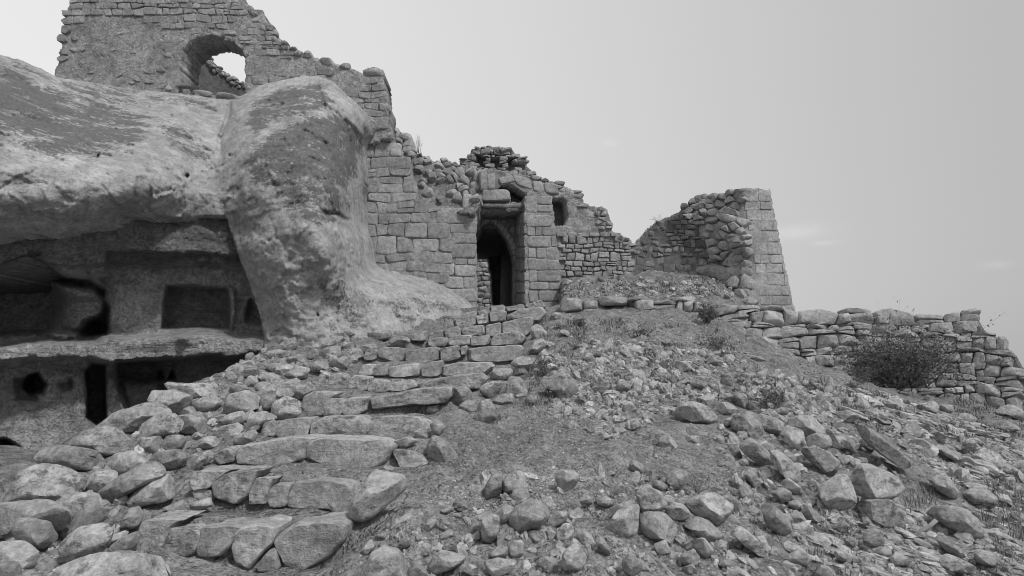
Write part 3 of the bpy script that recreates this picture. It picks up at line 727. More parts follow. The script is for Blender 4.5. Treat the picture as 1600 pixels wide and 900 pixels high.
# ------------------------------------------------------------------ the rock-cut cave under the overhang
CV_OUT = pairs([-560,318,-100,318,440,318,500,318,500,760,-100,770,-560,780])
def D_cave(px, py):
    Y = 10.3 + 1.6 * sstep(0, 260, px) + 0.5 * sstep(260, 420, px) - sstep(0, -400, px) * 1.2
    lip = np.interp(px, [-500, 0, 105, 190, 270, 340, 500], [8.2, 9.1, 9.6, 10.2, 10.9, 11.4, 11.6]); lipy = np.interp(px, [-500, 0, 100, 185, 300, 500], [400, 368, 353, 334, 338, 336])
    Y = np.minimum(Y, np.where(py < 450, lip + .35 + np.clip(py - lipy, -20, 200) * .011, 99.))
    pw = np.stack([px / 60.0, py / 60.0, 0 * px], -1)
    wob = 8 * fbm(pw * 1.3, 4, 41)
    # ceiling beds stepping forward
    Y = Y - 0.35 * sstep(418, 410, py + wob * .5) - 0.35 * sstep(398, 391, py + wob * .4 - (px - 200) * .02) - 0.4 * sstep(376, 368, py + wob * .5)
    # left chamber
    ch = mask(pairs([-420,415,-20,418,40,405,75,415,100,432,140,438,160,450,168,480,166,520,150,536,-20,540,-420,540]), px + wob * .5, py + wob * .5, 5)
    Y = Y + 1.7 * ch * (0.6 + 0.4 * sstep(160, 40, px))
    Y = Y - 1.0 * mask(pairs([78,440,150,440,164,456,160,500,140,516,118,528,92,532,100,470]), px + wob, py + wob, 13)
    Y = Y - 0.35 * mask(pairs([82,442,140,446,152,462,120,466,98,458]), px, py + wob * .4, 7)
    Y = Y + .6 * mask(pairs([130,505,150,496,164,490,164,520,140,528,122,528]), px, py, 6)
    # hanging bosses by the overhang
    Y = Y - 0.7 * mask(pairs([-420,372,-20,366,30,372,46,392,40,412,14,432,-20,446,-420,470]), px + wob, py + wob, 7)
    Y = Y - 0.6 * mask(pairs([46,366,82,366,86,382,74,396,54,394]), px, py, 4)
    Y = Y - 0.7 * mask(pairs([62,404,110,384,165,384,170,430,140,436,96,434,72,424]), px + wob * .6, py + wob * .6, 6)
    # pillar and square niche
    Y = Y + 0.75 * mask(pairs([262,448,300,446,356,452,360,480,358,512,300,514,252,512,256,480]), px + wob * .2, py + wob * .2, 3.5)
    Y = Y - 0.18 * mask(pairs([356,450,366,452,369,480,363,514,358,514,360,480]), px, py, 3)
    Y = Y + 0.4 * mask(pairs([392,470,406,488,410,505,386,502,386,488]), px, py, 6)
    # ledge across
    led = sstep(515, 527, py + wob * .6 - 3) * sstep(568, 560, py + wob * .6 + sstep(280, 420, px) * 14)
    Y = Y - 0.95 * led - 0.2 * np.exp(-((px - 286) ** 2 + (py - 526) ** 2) / 90.0)
    # lower storey
    low = sstep(556, 566, py + wob * .3)
    Y = Y - 0.3 * low
    Y = Y + .8 * low * mask(pairs([182,566,215,563,420,548,420,760,190,760,196,640,186,600]), px + wob * .5, py, 5)
    Y = Y - 0.5 * mask(pairs([196,600,260,600,260,760,190,760]), px + wob, py + wob, 10) * low
    Y = Y + 1.3 * mask(pairs([134,580,146,570,163,572,165,610,164,664,150,662,134,650,137,610]), px + wob * .25, py + wob * .2, 3)
    Y = Y + 0.9 * mask(pairs([46,590,60,585,70,600,66,614,50,616,40,608]), px + wob * .3, py + wob * .3, 5)
    Y = Y + 0.4 * mask(pairs([30,600,60,600,60,628,34,628]), px + wob, py + wob, 6)
    Y = Y + 1.6 * mask(pairs([-200,684,10,686,30,700,34,718,10,730,-200,730]), px, py + wob * .3, 4)
    Y = Y - 0.4 * low * sstep(640, 740, py)
    for hx in (250, 268): Y = Y + 0.5 * mask(pairs([hx - 5, 592, hx + 1, 578, hx + 7, 592]), px, py, 1.5)
    Y = Y + 0.25 * mask(pairs([84,594,110,590,112,604,88,606]), px + wob, py + wob, 4)
    Y = np.where(py < 440, np.maximum(Y, lip + .25), Y)
    return Y
def cave_shade_tone(px, py):  # shade of the ceiling, niche and chambers put into the rock's tone
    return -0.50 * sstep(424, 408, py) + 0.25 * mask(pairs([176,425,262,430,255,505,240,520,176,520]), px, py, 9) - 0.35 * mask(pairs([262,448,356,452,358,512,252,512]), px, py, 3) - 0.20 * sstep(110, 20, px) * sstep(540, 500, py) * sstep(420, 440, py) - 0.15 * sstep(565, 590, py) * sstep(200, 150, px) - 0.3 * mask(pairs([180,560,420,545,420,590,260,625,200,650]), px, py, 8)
def cave_warp(S):
    q = np.stack([S[:, 0] * .7, S[:, 1] * .7, S[:, 2] * 5.0], 1)
    return 1.3 * fbm(q, 4, 55) + 0.3 * fbm(S * 8, 3, 8)
mb = MB()
sheet(mb, CV_OUT, D_cave, 3.2, thick=(0, 5.0, 0), amp=0.04, nscale=1.6, edge=6, seed=8, tone=cave_shade_tone, octv=4, warp=cave_warp)
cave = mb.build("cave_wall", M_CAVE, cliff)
# ------------------------------------------------------------------ ruined wall on the cliff top
def D_up(px, py): return 15.3 + 0 * px
RW = pairs([70,200,84,120,88,104,92,98,93,82,98,74,98,58,103,50,102,38,106,30,105,14,111,4,112,-30,150,-60,250,-62,350,-50,372,-12,380,4,392,8,398,18,412,22,418,38,426,44,432,60,446,66,454,78,472,84,488,88,500,94,522,98,540,106,556,110,566,116,570,108,582,104,598,108,600,118,602,150,607,170,610,215,560,230,480,220,360,215,250,210])
WIN = pairs([279,148,281,110,286,76,296,64,312,57,331,53,350,57,366,66,378,76,383,88,384,120,384,150])
wall_top = empty("ruined_wall", (float(P(330, 150, 15.3)[0]), 15.3, float(P(330, 150, 15.3)[2])))
def at(o, parent):
    """keep a mesh built in world space where it is, under a parent that stands at its own base"""
    o.parent = parent; o.location = Vector(o.location) - Vector(parent.location); return o
tag(wall_top, "tall ruined stone and plaster wall with an arched window opening on the cliff top", "wall")
mb = MB()
def rw_tone(px, py): return -0.08 * sstep(20, -20, py - 40) + 0.10 * sstep(380, 400, px) + 0.15 * mask(pairs([276,150,284,80,330,45,384,80,392,150]), px, py, 6)
sheet(mb, RW, D_up, 4.0, thick=(0, 0.95, 0), holes=[WIN], amp=0.05, nscale=2.0, edge=2.6, edge_jit=1.0, seed=21, tone=rw_tone)
at(mb.build("plaster_face", M_PLASTER), wall_top)
TOPM = pairs([100,-60,372,-60,380,0,430,50,445,74,470,88,440,92,385,70,330,50,300,52,262,46,230,32,195,24,150,26,118,34,104,30])
lo = block_courses(TOPM, 9.2, 16, 31, gap=.8, holes=[WIN], wave=.3)
lo += courses(pairs([97,30,116,28,108,70,100,122,90,122]), 10, 16, 33, jit=.14, gap=1.5)
mb = MB(); lay(mb, lo, D_up, 0.035, 0.22, 0.22, 5)
lo = courses(pairs([110,40,280,55,280,140,110,128]), 10, 16, 35, jit=.2, gap=3, keep=.25); lay(mb, lo, D_up, .02, .3, .25, 6)
lo = block_courses(pairs([392,72,440,88,470,86,500,94,560,112,600,108,606,210,540,200,470,120,420,128,386,140]), 14, 24, 37, gap=1.2, keep=.8, wave=.3)
lay(mb, lo, D_up, 0.02, 0.22, 0.12, 7)
lo = courses(pairs([384,-8,400,16,420,36,434,58,458,76,500,92,545,104,545,110,500,98,452,84,420,60,396,24]), 9, 15, 39, jit=.2, gap=1.0)
lay(mb, lo, D_up, 0.14, 0.7, 0.2, 9)
lo = [squircle(np.array([[566,118],[570,107],[600,108],[600,120]]), 14, .6), squircle(np.array([[278,131],[302,133],[300,137],[276,135]]), 14, .6), squircle(np.array([[340,143],[372,148],[372,156],[338,151]]), 14, .7), squircle(np.array([[300,139],[334,144],[334,152],[300,148]]), 14, .7)]
lay(mb, lo, D_up, 0.1, 0.6, 0.2, 11)
at(mb.build("exposed_masonry", M_WALL, sharp=38), wall_top)
# arch ring of the window
mb = MB()
arc = np.array(pairs([286,80,296,66,312,59,331,55,350,59,366,68,378,78,384,90]))
for i in range(len(arc) - 1):
    a, b = arc[i], arc[i + 1]; n_ = np.array([b[1] - a[1], -(b[0] - a[0])]); n_ = n_ / np.linalg.norm(n_) * 6.5
    stone(mb, squircle([a + .3 * n_ * 0, b, b + n_, a + n_], 14, .5), D_up, .045, .35, .1, 0.08, .01, 800 + i)
at(mb.build("window_arch", M_PLASTER), wall_top)
# the wall seen through the window
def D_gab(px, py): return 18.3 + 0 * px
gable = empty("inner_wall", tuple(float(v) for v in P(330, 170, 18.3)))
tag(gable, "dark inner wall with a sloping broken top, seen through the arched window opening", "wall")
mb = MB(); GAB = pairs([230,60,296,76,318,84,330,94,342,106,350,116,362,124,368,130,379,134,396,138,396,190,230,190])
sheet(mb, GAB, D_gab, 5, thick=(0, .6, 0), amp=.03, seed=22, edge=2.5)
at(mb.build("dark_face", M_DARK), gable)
mb = MB(); lo = courses(pairs([312,80,322,82,350,110,382,130,382,142,364,134,340,116,318,94]), 6, 8, 41, jit=.2, gap=.6)
lay(mb, lo, D_gab, .12, .8, .2, 13); at(mb.build("broken_edge", M_WALL, sharp=38), gable)

# ------------------------------------------------------------------ gatehouse
def gate_plane(back):
    c = 16 + back + 0.2 * (0.88 + 0.2 * back)
    return lambda px, py: c / (1 - 0.2 * kxy(px, py)[0])
D_G, D_R, D_U = gate_plane(0), gate_plane(1.25), gate_plane(0.35)
gate = empty("gatehouse", (-0.3, 16.2, 3.3))
tag(gate, "ruined stone gatehouse with a pointed arch doorway at the head of the steps", "gatehouse")
PASS = np.array([-0.2, 1.0, 0.0])
mb = MB()
GW = pairs([560,236,574,206,590,202,604,204,614,214,626,232,640,258,650,286,658,316,690,322,724,325,745,329,745,500,690,505,600,450,556,430])
sheet(mb, GW, D_G, 4.5, thick=PASS * 1.3, amp=.04, edge=3, seed=23, tone=lambda x, y: -.05 + 0 * x)
lo = block_courses(pairs([562,214,606,206,640,262,656,318,684,326,684,350,702,352,702,404,710,404,710,430,696,432,696,450,560,438]), 17.5, 27, 43, gap=1.0, wave=.25, split=.14)
lay(mb, lo, D_G, .028, .22, .18, 15)
z7 = lambda a, b, c, d: np.array([(540 + a / 2.648, 180 + b / 2.648), (540 + c / 2.648, 180 + b / 2.648), (540 + c / 2.648, 180 + d / 2.648), (540 + a / 2.648, 180 + d / 2.648)])
rj = np.random.default_rng(4)
def ashlar(mbx, cells, D, prot, tv, seed, grow=0.0):
    r = random.Random(seed)
    for i, c in enumerate(cells):
        q = z7(*c) + rj.normal(0, .5, (4, 2)); q = q + (q - q.mean(0)) * grow
        stone(mbx, squircle(q, 16, .28), D, prot * .55 * r.uniform(.7, 1.4), .22, .12, r.uniform(-tv, tv), .008, seed * 71 + i, lean=np.zeros(3) + np.array([r.uniform(-.05, .05), 0, r.uniform(-.05, .05)]))
ashlar(mb, [(378,385,508,447),(510,392,537,452),(432,450,540,488),(440,490,495,532),(497,490,540,532),(434,534,540,590),(452,593,502,618),(505,594,540,618),(453,620,540,668),(412,666,487,718),(490,670,542,718),(420,720,545,772),(388,612,450,662)], D_G, .05, .14, 17)
at(mb.build("left_wall", M_WALL, sharp=38), gate)
# right-hand pier
mb = MB()
PIER = pairs([820,306,858,304,866,330,868,372,874,400,877,440,880,500,822,502])
sheet(mb, PIER, D_G, 4, thick=PASS * 1.45, amp=.02, edge=3, seed=24)
ashlar(mb, [(752,500,850,545),(755,547,785,592),(787,548,825,592),(828,545,877,598),(755,594,830,640),(832,600,882,641),(757,642,793,690),(798,643,885,690),(760,692,840,721),(842,695,886,722),(760,725,795,776),(798,727,886,769),(800,771,882,818),(760,778,798,820),(745,335,790,402),(792,335,855,370),(792,372,852,402),(750,412,858,462),(750,463,783,500),(785,463,810,500),(812,465,865,498),(851,500,872,545),(745,404,856,414)], D_G, .055, .13, 19)
at(mb.build("pier", M_WALL, sharp=38), gate)
# reveal of the pier: the side that faces the doorway
mb = MB()
XA = float(P(822, 400, float(D_G(822, 400)))[0]); YA = float(D_G(822, 400))
def D_V(px, py):
    k = kxy(px, py)[0]; return (XA - 0.025 + 0.2 * YA) / (k + 0.2)
for i, (y0, y1) in enumerate(((332, 350), (351, 368), (369, 386), (387, 404), (405, 424), (425, 440), (441, 458), (459, 476))):
    xs = (806, 813, 821) if i % 2 else (806, 815, 821)
    for a, b in zip(xs[:-1], xs[1:]):
        stone(mb, squircle([(a + .3, y0 + 1.5), (b - .3, y0), (b - .3, y1 - .5), (a + .3, y1 - 1.5)], 14, .3), D_V, .03, .25, .1, random.Random(i * 7 + a).uniform(-.2, .05), .006, 900 + i)
at(mb.build("reveal", M_WALL, sharp=38), gate)
# arch wall at the back of the recess
mb = MB()
ARC = pairs([803,492,803,408,800,392,794,376,785,363,776,353,766,346,755,351,745,361,737,378,733,400,733,492])
AW = pairs([690,306,832,306,824,492]) + ARC + pairs([690,492])
sheet(mb, AW, D_R, 3.5, thick=PASS * .45, amp=.025, edge=2.4, edge_jit=.4, seed=25, tone=lambda x, y: -.10 + 0 * x)
at(mb.build("arch_wall", M_PLASTER), gate)
mb = MB(); ar = np.array([q for a_, b_ in zip(ARC[1:-2], ARC[2:-1]) for q in (np.array(a_, float), (np.array(a_, float) + np.array(b_, float)) / 2)])[::-1]
cen = np.array([768, 408.0])
for i in range(len(ar) - 1):
    a, b = ar[i], ar[i + 1]
    if np.linalg.norm(a - b) > 26: continue
    na_, nb_ = a - cen, b - cen; na_ = na_ / np.linalg.norm(na_) * 8.5; nb_ = nb_ / np.linalg.norm(nb_) * 8.5
    stone(mb, squircle([a - na_ * .1, b - nb_ * .1, b + nb_, a + na_], 14, .3), D_R, .07, .25, .12, .16, .006, 950 + i)
    if i % 2 == 0:
        stone(mb, squircle([a + na_ * 1.15, b + nb_ * 1.15, b + nb_ * 2.6, a + na_ * 2.6], 14, .4), D_R, .05, .3, .1, random.Random(i).uniform(-.15, .2), .01, 980 + i)
at(mb.build("door_arch", M_WALL, sharp=38), gate)
# vaulted passage behind the arch
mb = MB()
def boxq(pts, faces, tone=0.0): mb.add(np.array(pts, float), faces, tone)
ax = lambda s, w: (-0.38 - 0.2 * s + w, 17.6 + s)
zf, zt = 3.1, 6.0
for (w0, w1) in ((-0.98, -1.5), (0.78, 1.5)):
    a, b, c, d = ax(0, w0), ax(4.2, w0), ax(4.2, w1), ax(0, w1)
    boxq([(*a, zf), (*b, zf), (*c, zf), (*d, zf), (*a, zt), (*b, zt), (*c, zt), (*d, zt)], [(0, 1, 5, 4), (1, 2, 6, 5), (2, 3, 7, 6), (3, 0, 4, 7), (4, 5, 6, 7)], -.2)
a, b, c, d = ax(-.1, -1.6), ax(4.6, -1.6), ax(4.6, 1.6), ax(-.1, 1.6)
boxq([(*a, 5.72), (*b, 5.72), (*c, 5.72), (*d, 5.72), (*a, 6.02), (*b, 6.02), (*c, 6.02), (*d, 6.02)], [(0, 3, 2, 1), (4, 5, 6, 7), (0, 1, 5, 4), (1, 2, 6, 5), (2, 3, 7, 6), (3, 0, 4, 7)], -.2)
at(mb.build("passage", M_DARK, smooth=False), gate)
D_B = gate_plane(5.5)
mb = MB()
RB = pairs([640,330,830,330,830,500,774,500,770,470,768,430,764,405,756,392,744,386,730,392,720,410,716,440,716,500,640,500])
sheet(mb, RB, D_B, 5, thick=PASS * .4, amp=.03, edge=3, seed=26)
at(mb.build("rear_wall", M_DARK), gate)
courtw = empty("courtyard_wall", tuple(float(v) for v in P(740, 500, 24)))
tag(courtw, "coursed rubble wall seen in daylight through the dark passage of the gatehouse", "wall")
D_C = gate_plane(8.6)
mb = MB(); CW = pairs([690,380,800,372,800,505,690,505])
sheet(mb, CW, D_C, 5, thick=PASS * .5, amp=.03, edge=3, seed=27); at(mb.build("mortar_bed", M_MORTAR), courtw)
mb = MB(); lay(mb, block_courses(CW, 7, 11, 45, gap=.8), D_C, .1, .35, .2, 21); at(mb.build("rubble_courses", M_WALL, sharp=38), courtw)
# lintel log, small blocks on it
def tube(mbx, pts, radii, n=10, tone=0.0, seed=0, rough=0.0):
    pts = np.asarray(pts, float); V, f = [], []
    for i, p in enumerate(pts):
        t = pts[min(i + 1, len(pts) - 1)] - pts[max(i - 1, 0)]; t /= np.linalg.norm(t) + 1e-9
        u = np.cross(t, (0, 0, 1) if abs(t[2]) < .9 else (1, 0, 0)); u /= np.linalg.norm(u); w = np.cross(t, u)
        a = np.arange(n) * 2 * math.pi / n
        V.append(p + radii[i] * (np.cos(a)[:, None] * u + np.sin(a)[:, None] * w))
    k = len(pts); V = np.concatenate(V)
    for i in range(k - 1):
        for j in range(n):
            a_, b_ = i * n + j, i * n + (j + 1) % n; f.append((a_, b_, b_ + n, a_ + n))
    f.append(tuple(range(n))[::-1]); f.append(tuple((k - 1) * n + j for j in range(n)))
    if rough: V = V + fbm(V * np.array([3, 14, 14]) + seed, 3, seed)[:, None] * rough
    mbx.add(V, f, tone)
mb = MB()
xs = np.linspace(741, 818, 24); Yb = D_G(xs, 320 + 0 * xs) + .2
tube(mb, P(xs, 320.5 + 1.2 * (xs - 741) / 77, Yb), [0.058 + 0.008 * math.sin(i * 1.3) for i in range(24)], 14, 0.05, 3, .012)
at(mb.build("lintel", M_WOOD), gate)
mb = MB()
for (q, pr, t_, e) in (([(723,304),(738,303),(741,328),(722,328)], .16, .15, .35), ([(753,297),(795,296),(798,313),(754,314)], .12, .10, .25), ([(749,266),(761,264),(762,296),(751,298)], .10, -.02, .3), ([(761,272),(773,270),(774,295),(762,296)], .10, .06, .3)):
    stone(mb, squircle(q, 16, e), gate_plane(.12), pr * .5, .25, .2, t_, .008, int(q[0][0]))
at(mb.build("lintel_stone", M_WALL, sharp=38), gate)
# upper wall over and right of the gate
mb = MB()
UW = pairs([742,268,760,263,780,266,800,268,829,275,840,282,852,283,868,285,882,289,892,296,902,302,910,310,915,321,928,322,940,324,949,328,954,345,957,362,968,366,984,374,992,388,990,450,868,450,822,440,819,331,742,331])
NWIN = pairs([862,309,884,310,888,330,886,353,863,352])
NICH = pairs([776,296,784,289,794,287,806,292,824,305,822,316,798,316,797,300,790,296])
def uw_tone(px, py): return 0.12 * mask(pairs([830,283,890,290,925,322,930,360,860,362,850,330]), px, py, 6) - .05 + 0.08 * mask(pairs([775,276,830,280,830,300,800,285,775,290]), px, py, 3)
sheet(mb, UW, D_U, 3.2, thick=PASS * .8, holes=[NWIN, NICH], amp=.05, nscale=2.6, edge=2.4, edge_jit=.7, seed=28, tone=uw_tone)
at(mb.build("upper_wall", M_PLASTER), gate)
mb = MB()
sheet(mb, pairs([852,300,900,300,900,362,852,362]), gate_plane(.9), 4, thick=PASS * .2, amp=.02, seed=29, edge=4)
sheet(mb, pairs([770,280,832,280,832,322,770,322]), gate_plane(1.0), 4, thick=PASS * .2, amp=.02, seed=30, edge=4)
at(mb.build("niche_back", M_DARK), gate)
mb = MB()
lay(mb, block_courses(pairs([874,371,958,371,988,380,990,400,984,432,874,436]), 9, 13, 47, gap=1.0, wave=.35), D_U, .07, .28, .2, 23)
at(mb.build("rubble_infill", M_WALL, sharp=38), gate); mb = MB()
lay(mb, courses(pairs([930,322,950,326,956,358,932,358]), 7, 11, 49, jit=.18, gap=1.0), D_U, .08, .32, .18, 25); at(mb.build("wall_end", M_WALL, sharp=38), gate); mb = MB()
lay(mb, courses(pairs([826,272,852,280,884,286,906,302,918,318,912,322,896,306,870,292,838,290]), 8, 18, 51, jit=.15, gap=1.0), D_U, .06, .5, .15, 27)
at(mb.build("wall_crest", M_WALL, sharp=38), gate); mb = MB()
lay(mb, courses(pairs([958,364,986,372,996,392,990,400,970,384]), 8, 12, 53, jit=.2, gap=.8), D_U, .16, .8, .18, 29)
at(mb.build("broken_wall_end", M_WALL, sharp=38), gate); mb = MB()
for a in range(868, 956, 17):   # string course
    stone(mb, squircle([(a, 364), (a + 16.5, 364.5), (a + 16.5, 371), (a, 370.5)], 14, .3), D_U, .09, .25, .1, random.Random(a).uniform(-.1, .1), .008, a)
at(mb.build("string_course", M_WALL, sharp=38), gate); mb = MB()
for i, (q, t_) in enumerate((([(778,278),(800,274),(806,284),(782,288)], .1), ([(800,274),(828,278),(832,298),(806,288)], .08), ([(832,283),(848,284),(849,300),(833,299)], .16), ([(849,285),(872,288),(874,304),(850,302)], -.05))):
    stone(mb, squircle(q, 14, .35), D_U, .05, .3, .1, t_, .01, 600 + i)
at(mb.build("upper_masonry", M_WALL, sharp=38), gate)
# rubble bank behind the left wall
bank = empty("rubble_bank", tuple(float(v) for v in P(690, 330, 16.6)))
tag(bank, "sloping bank of earth and loose rubble above the left wall of the gatehouse", "rubble bank")
def D_bank(px, py): return 16.0 + np.clip(335 - py - 0.35 * (px - 690), -20, 160) / 60.0
mb = MB()
BK = pairs([585,215,600,200,622,204,637,214,640,236,660,243,676,252,694,256,712,262,735,256,752,262,760,300,742,334,650,330,625,280])
sheet(mb, BK, D_bank, 4, thick=(0, 2.0, -.3), amp=.09, nscale=2.4, edge=2.6, edge_jit=1.0, seed=31)
at(mb.build("earth", M_EARTH), bank)
mb = MB()
lay(mb, courses(pairs([648,248,700,260,746,262,746,316,664,314,650,280]), 11, 15, 55, jit=.25, gap=1, warp=5, keep=.7), D_bank, .2, .55, .22, 31)
at(mb.build("rubble", M_WALL, sharp=38), bank); mb = MB()
lay(mb, courses(pairs([604,202,622,205,640,214,640,240,610,226]), 9, 20, 57, jit=.2, gap=1, warp=2), D_bank, .22, .7, .2, 33); at(mb.build("broken_wall_end", M_WALL, sharp=38), bank); mb = MB()
lay(mb, courses(pairs([640,240,700,254,720,258,720,268,690,264,642,252]), 7, 12, 58, jit=.2, gap=1, warp=2, keep=.8), D_bank, .18, .8, .2, 35)
at(mb.build("crest_stones", M_WALL, sharp=38), bank)
# broken dome
dome = empty("broken_dome", tuple(float(v) for v in P(772, 278, 18.3)))
tag(dome, "broken rubble dome with dark cavities on top of the gatehouse", "dome")
def D_dome(px, py):
    u = (px - 772) / 60.0; v = (282 - py) / 55.0; return 18.45 - .4 * np.sqrt(np.clip(1 - u * u, 0, 1)) + 0 * v
mb = MB()
DM = pairs([712,282,714,264,722,258,728,246,734,240,738,233,750,230,764,229,780,230,798,232,806,241,818,248,822,256,829,266,832,284])
CAV = [pairs([744,246,752,240,760,244,757,258,746,262]), pairs([766,250,774,243,784,247,786,262,776,266,768,262]), pairs([790,246,799,243,804,252,802,266,793,266]), pairs([810,254,819,257,821,268,812,270])]
sheet(mb, DM, lambda x, y: D_dome(x, y) + .3, 3.5, thick=(0, 1.2, 0), amp=.08, nscale=3, edge=2.4, edge_jit=.9, seed=32)
at(mb.build("core", M_DARK), dome)
mb = MB()
lay(mb, block_courses(DM, 6.0, 12, 59, gap=.5, wave=.45, holes=CAV), D_dome, .15, .36, .22, 37, back=.3)
lay(mb, courses(pairs([734,241,750,231,800,232,812,244,800,240,750,239]), 6, 17, 60, jit=.2, gap=.4, warp=2), D_dome, .24, .8, .2, 39, back=.3)
lay(mb, courses(pairs([706,268,716,252,740,248,744,268]), 8, 14, 61, jit=.2, gap=.6, warp=2), D_dome, .2, .8, .2, 41, back=.3)
at(mb.build("rubble_masonry", M_WALL, sharp=38), dome)

# ------------------------------------------------------------------ tower stump on the right
tower = empty("ruined_tower", tuple(float(v) for v in P(1170, 480, 16.2)))
tag(tower, "ruined tapering tower stump with broken rubble core and smooth ashlar corner", "tower")
_t = np.array([(950,424,18.4),(985,386,18.8),(1012,356,18.9),(1042,340,18.7),(1000,430,18.2),(1062,330,18.3),(1060,400,18.3),(1100,320,17.9),(1100,430,17.6),(1130,303,17.4),(1130,400,17.2),(1130,470,16.7),(1157,294,16.7),(1160,380,16.25),(1172,478,15.7),(1180,294,16.75),(1203,297,17.1),(1190,380,16.5),(1215,380,16.8),(1200,485,15.95),(1243,490,16.4)])
D_T = TPS(_t[:, :2], _t[:, 2], lam=.0003)
TW = pairs([940,440,952,420,968,402,985,386,1000,370,1012,356,1028,345,1042,340,1062,331,1068,322,1080,317,1096,310,1112,306,1130,301,1146,299,1157,294,1180,294,1203,297,1212,345,1224,402,1236,460,1244,498,1180,500,1130,480,1120,452,1000,440])
mb = MB(); sheet(mb, TW, D_T, 4, thick=(.25, 1.1, 0), amp=.04, edge=2.6, edge_jit=.7, seed=33)
at(mb.build("core", M_MORTAR), tower)
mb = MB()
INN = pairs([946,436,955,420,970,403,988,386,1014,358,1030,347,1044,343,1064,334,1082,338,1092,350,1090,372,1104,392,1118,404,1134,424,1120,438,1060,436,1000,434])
sheet(mb, INN, lambda x, y: D_T(x, y) - .05, 4, thick=(.02, .1, 0), amp=.03, nscale=2.5, edge=2.8, edge_jit=.8, seed=34, tone=lambda x, y: -.3 + 0 * x)  # shade on this flank painted in by the lowered tone
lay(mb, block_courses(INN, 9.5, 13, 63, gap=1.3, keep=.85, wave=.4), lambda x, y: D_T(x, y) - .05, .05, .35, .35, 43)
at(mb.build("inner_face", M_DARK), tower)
mb = MB()
CORE = pairs([1062,333,1070,322,1085,315,1112,305,1130,300,1158,296,1166,330,1168,380,1172,430,1180,478,1130,474,1118,448,1136,424,1118,402,1100,384,1094,352,1084,340])
lay(mb, courses(CORE, 10.5, 17, 65, jit=.25, gap=.8, warp=6, slope=-.08), D_T, .17, .36, .22, 45, back=.25)
lay(mb, courses(pairs([1140,372,1166,366,1176,440,1186,480,1140,476,1136,430,1146,410]), 17, 26, 67, jit=.18, gap=1, warp=3), D_T, .22, .6, .2, 47, back=.25)
lay(mb, courses(pairs([1064,330,1070,320,1100,307,1130,300,1156,294,1156,306,1120,312,1090,322]), 9, 16, 68, jit=.2, gap=.5, slope=-.3, warp=2), D_T, .2, .7, .2, 49, back=.3)
at(mb.build("rubble_core", M_WALL, sharp=38), tower)
mb = MB()
lay(mb, rect_courses(pairs([1160,297,1202,297,1242,492,1190,484,1176,400]), 17, 23, 69), D_T, .022, .2, .13, 51, rough=.006)
at(mb.build("ashlar_face", M_WALL, sharp=38), tower)
# ------------------------------------------------------------------ low walls of dry stones
def dry_wall(name, label, outline, D, hm, wm, prot, seed, extra=(), thick=(0, .7, -.1), e=(.36, .6), slope=0):
    base = np.array(outline)[:, 1].max(); cx = np.array(outline)[:, 0].mean()
    o = empty(name, tuple(float(v) for v in P(cx, base, float(D(np.array([cx]), np.array([base]))[0])))); tag(o, label, "wall")
    mb = MB(); pl = np.array(outline, float); c = pl.mean(0); ins = c + (pl - c) * np.array([.985, .80])
    sheet(mb, ins.tolist(), lambda x, y: D(x, y) + .1, 5, thick=thick, amp=.05, edge=4, seed=seed)
    at(mb.build("core", M_DARK), o)
    mb = MB(); r = random.Random(seed)
    for i, q in enumerate([smooth_poly(q_, 1, .24) for q_ in block_courses(outline, hm, wm, seed, gap=.3, wave=.55, wvar=.6, split=.2)] + [squircle(x, 16, .4) for x in extra]):
        stone(mb, q, D, prot * r.uniform(.7, 1.3), .34, .3, r.uniform(-.15, .15), .012, seed * 31 + i)
    at(mb.build("stones", M_BOULDER, sharp=38), o); return o
D_LW = lambda x, y: 14.5 + 0 * x
dry_wall("retaining_wall", "low retaining wall of large rounded stones below the tower stump", pairs([980,464,1030,466,1060,466,1110,470,1146,480,1150,500,1136,508,1086,490,1040,484,984,482]), D_LW, 11, 24, .16, 71,
         extra=[[(875,466),(909,466),(910,487),(876,488)], [(911,469),(934,470),(933,484),(912,485)], [(936,464),(980,463),(980,477),(938,478)], [(910,484),(930,483),(934,490),(912,490)]])
_d = np.array([(1130,14.1),(1200,14.45),(1300,14.6),(1400,14.7),(1480,14.5),(1540,14.2),(1600,13.7)])
D_DW = lambda x, y: np.interp(x, _d[:, 0], _d[:, 1]) + (y - 540) * -.002
dry_wall("dry_stone_wall", "long dry stone wall of rounded boulders behind the bush on the right", pairs([1128,480,1160,478,1205,480,1230,486,1262,488,1300,484,1360,485,1400,481,1440,487,1500,486,1530,490,1538,508,1556,528,1574,546,1590,560,1604,590,1610,640,1500,640,1400,625,1330,600,1240,556,1130,515]), D_DW, 13.5, 28, .15, 73)
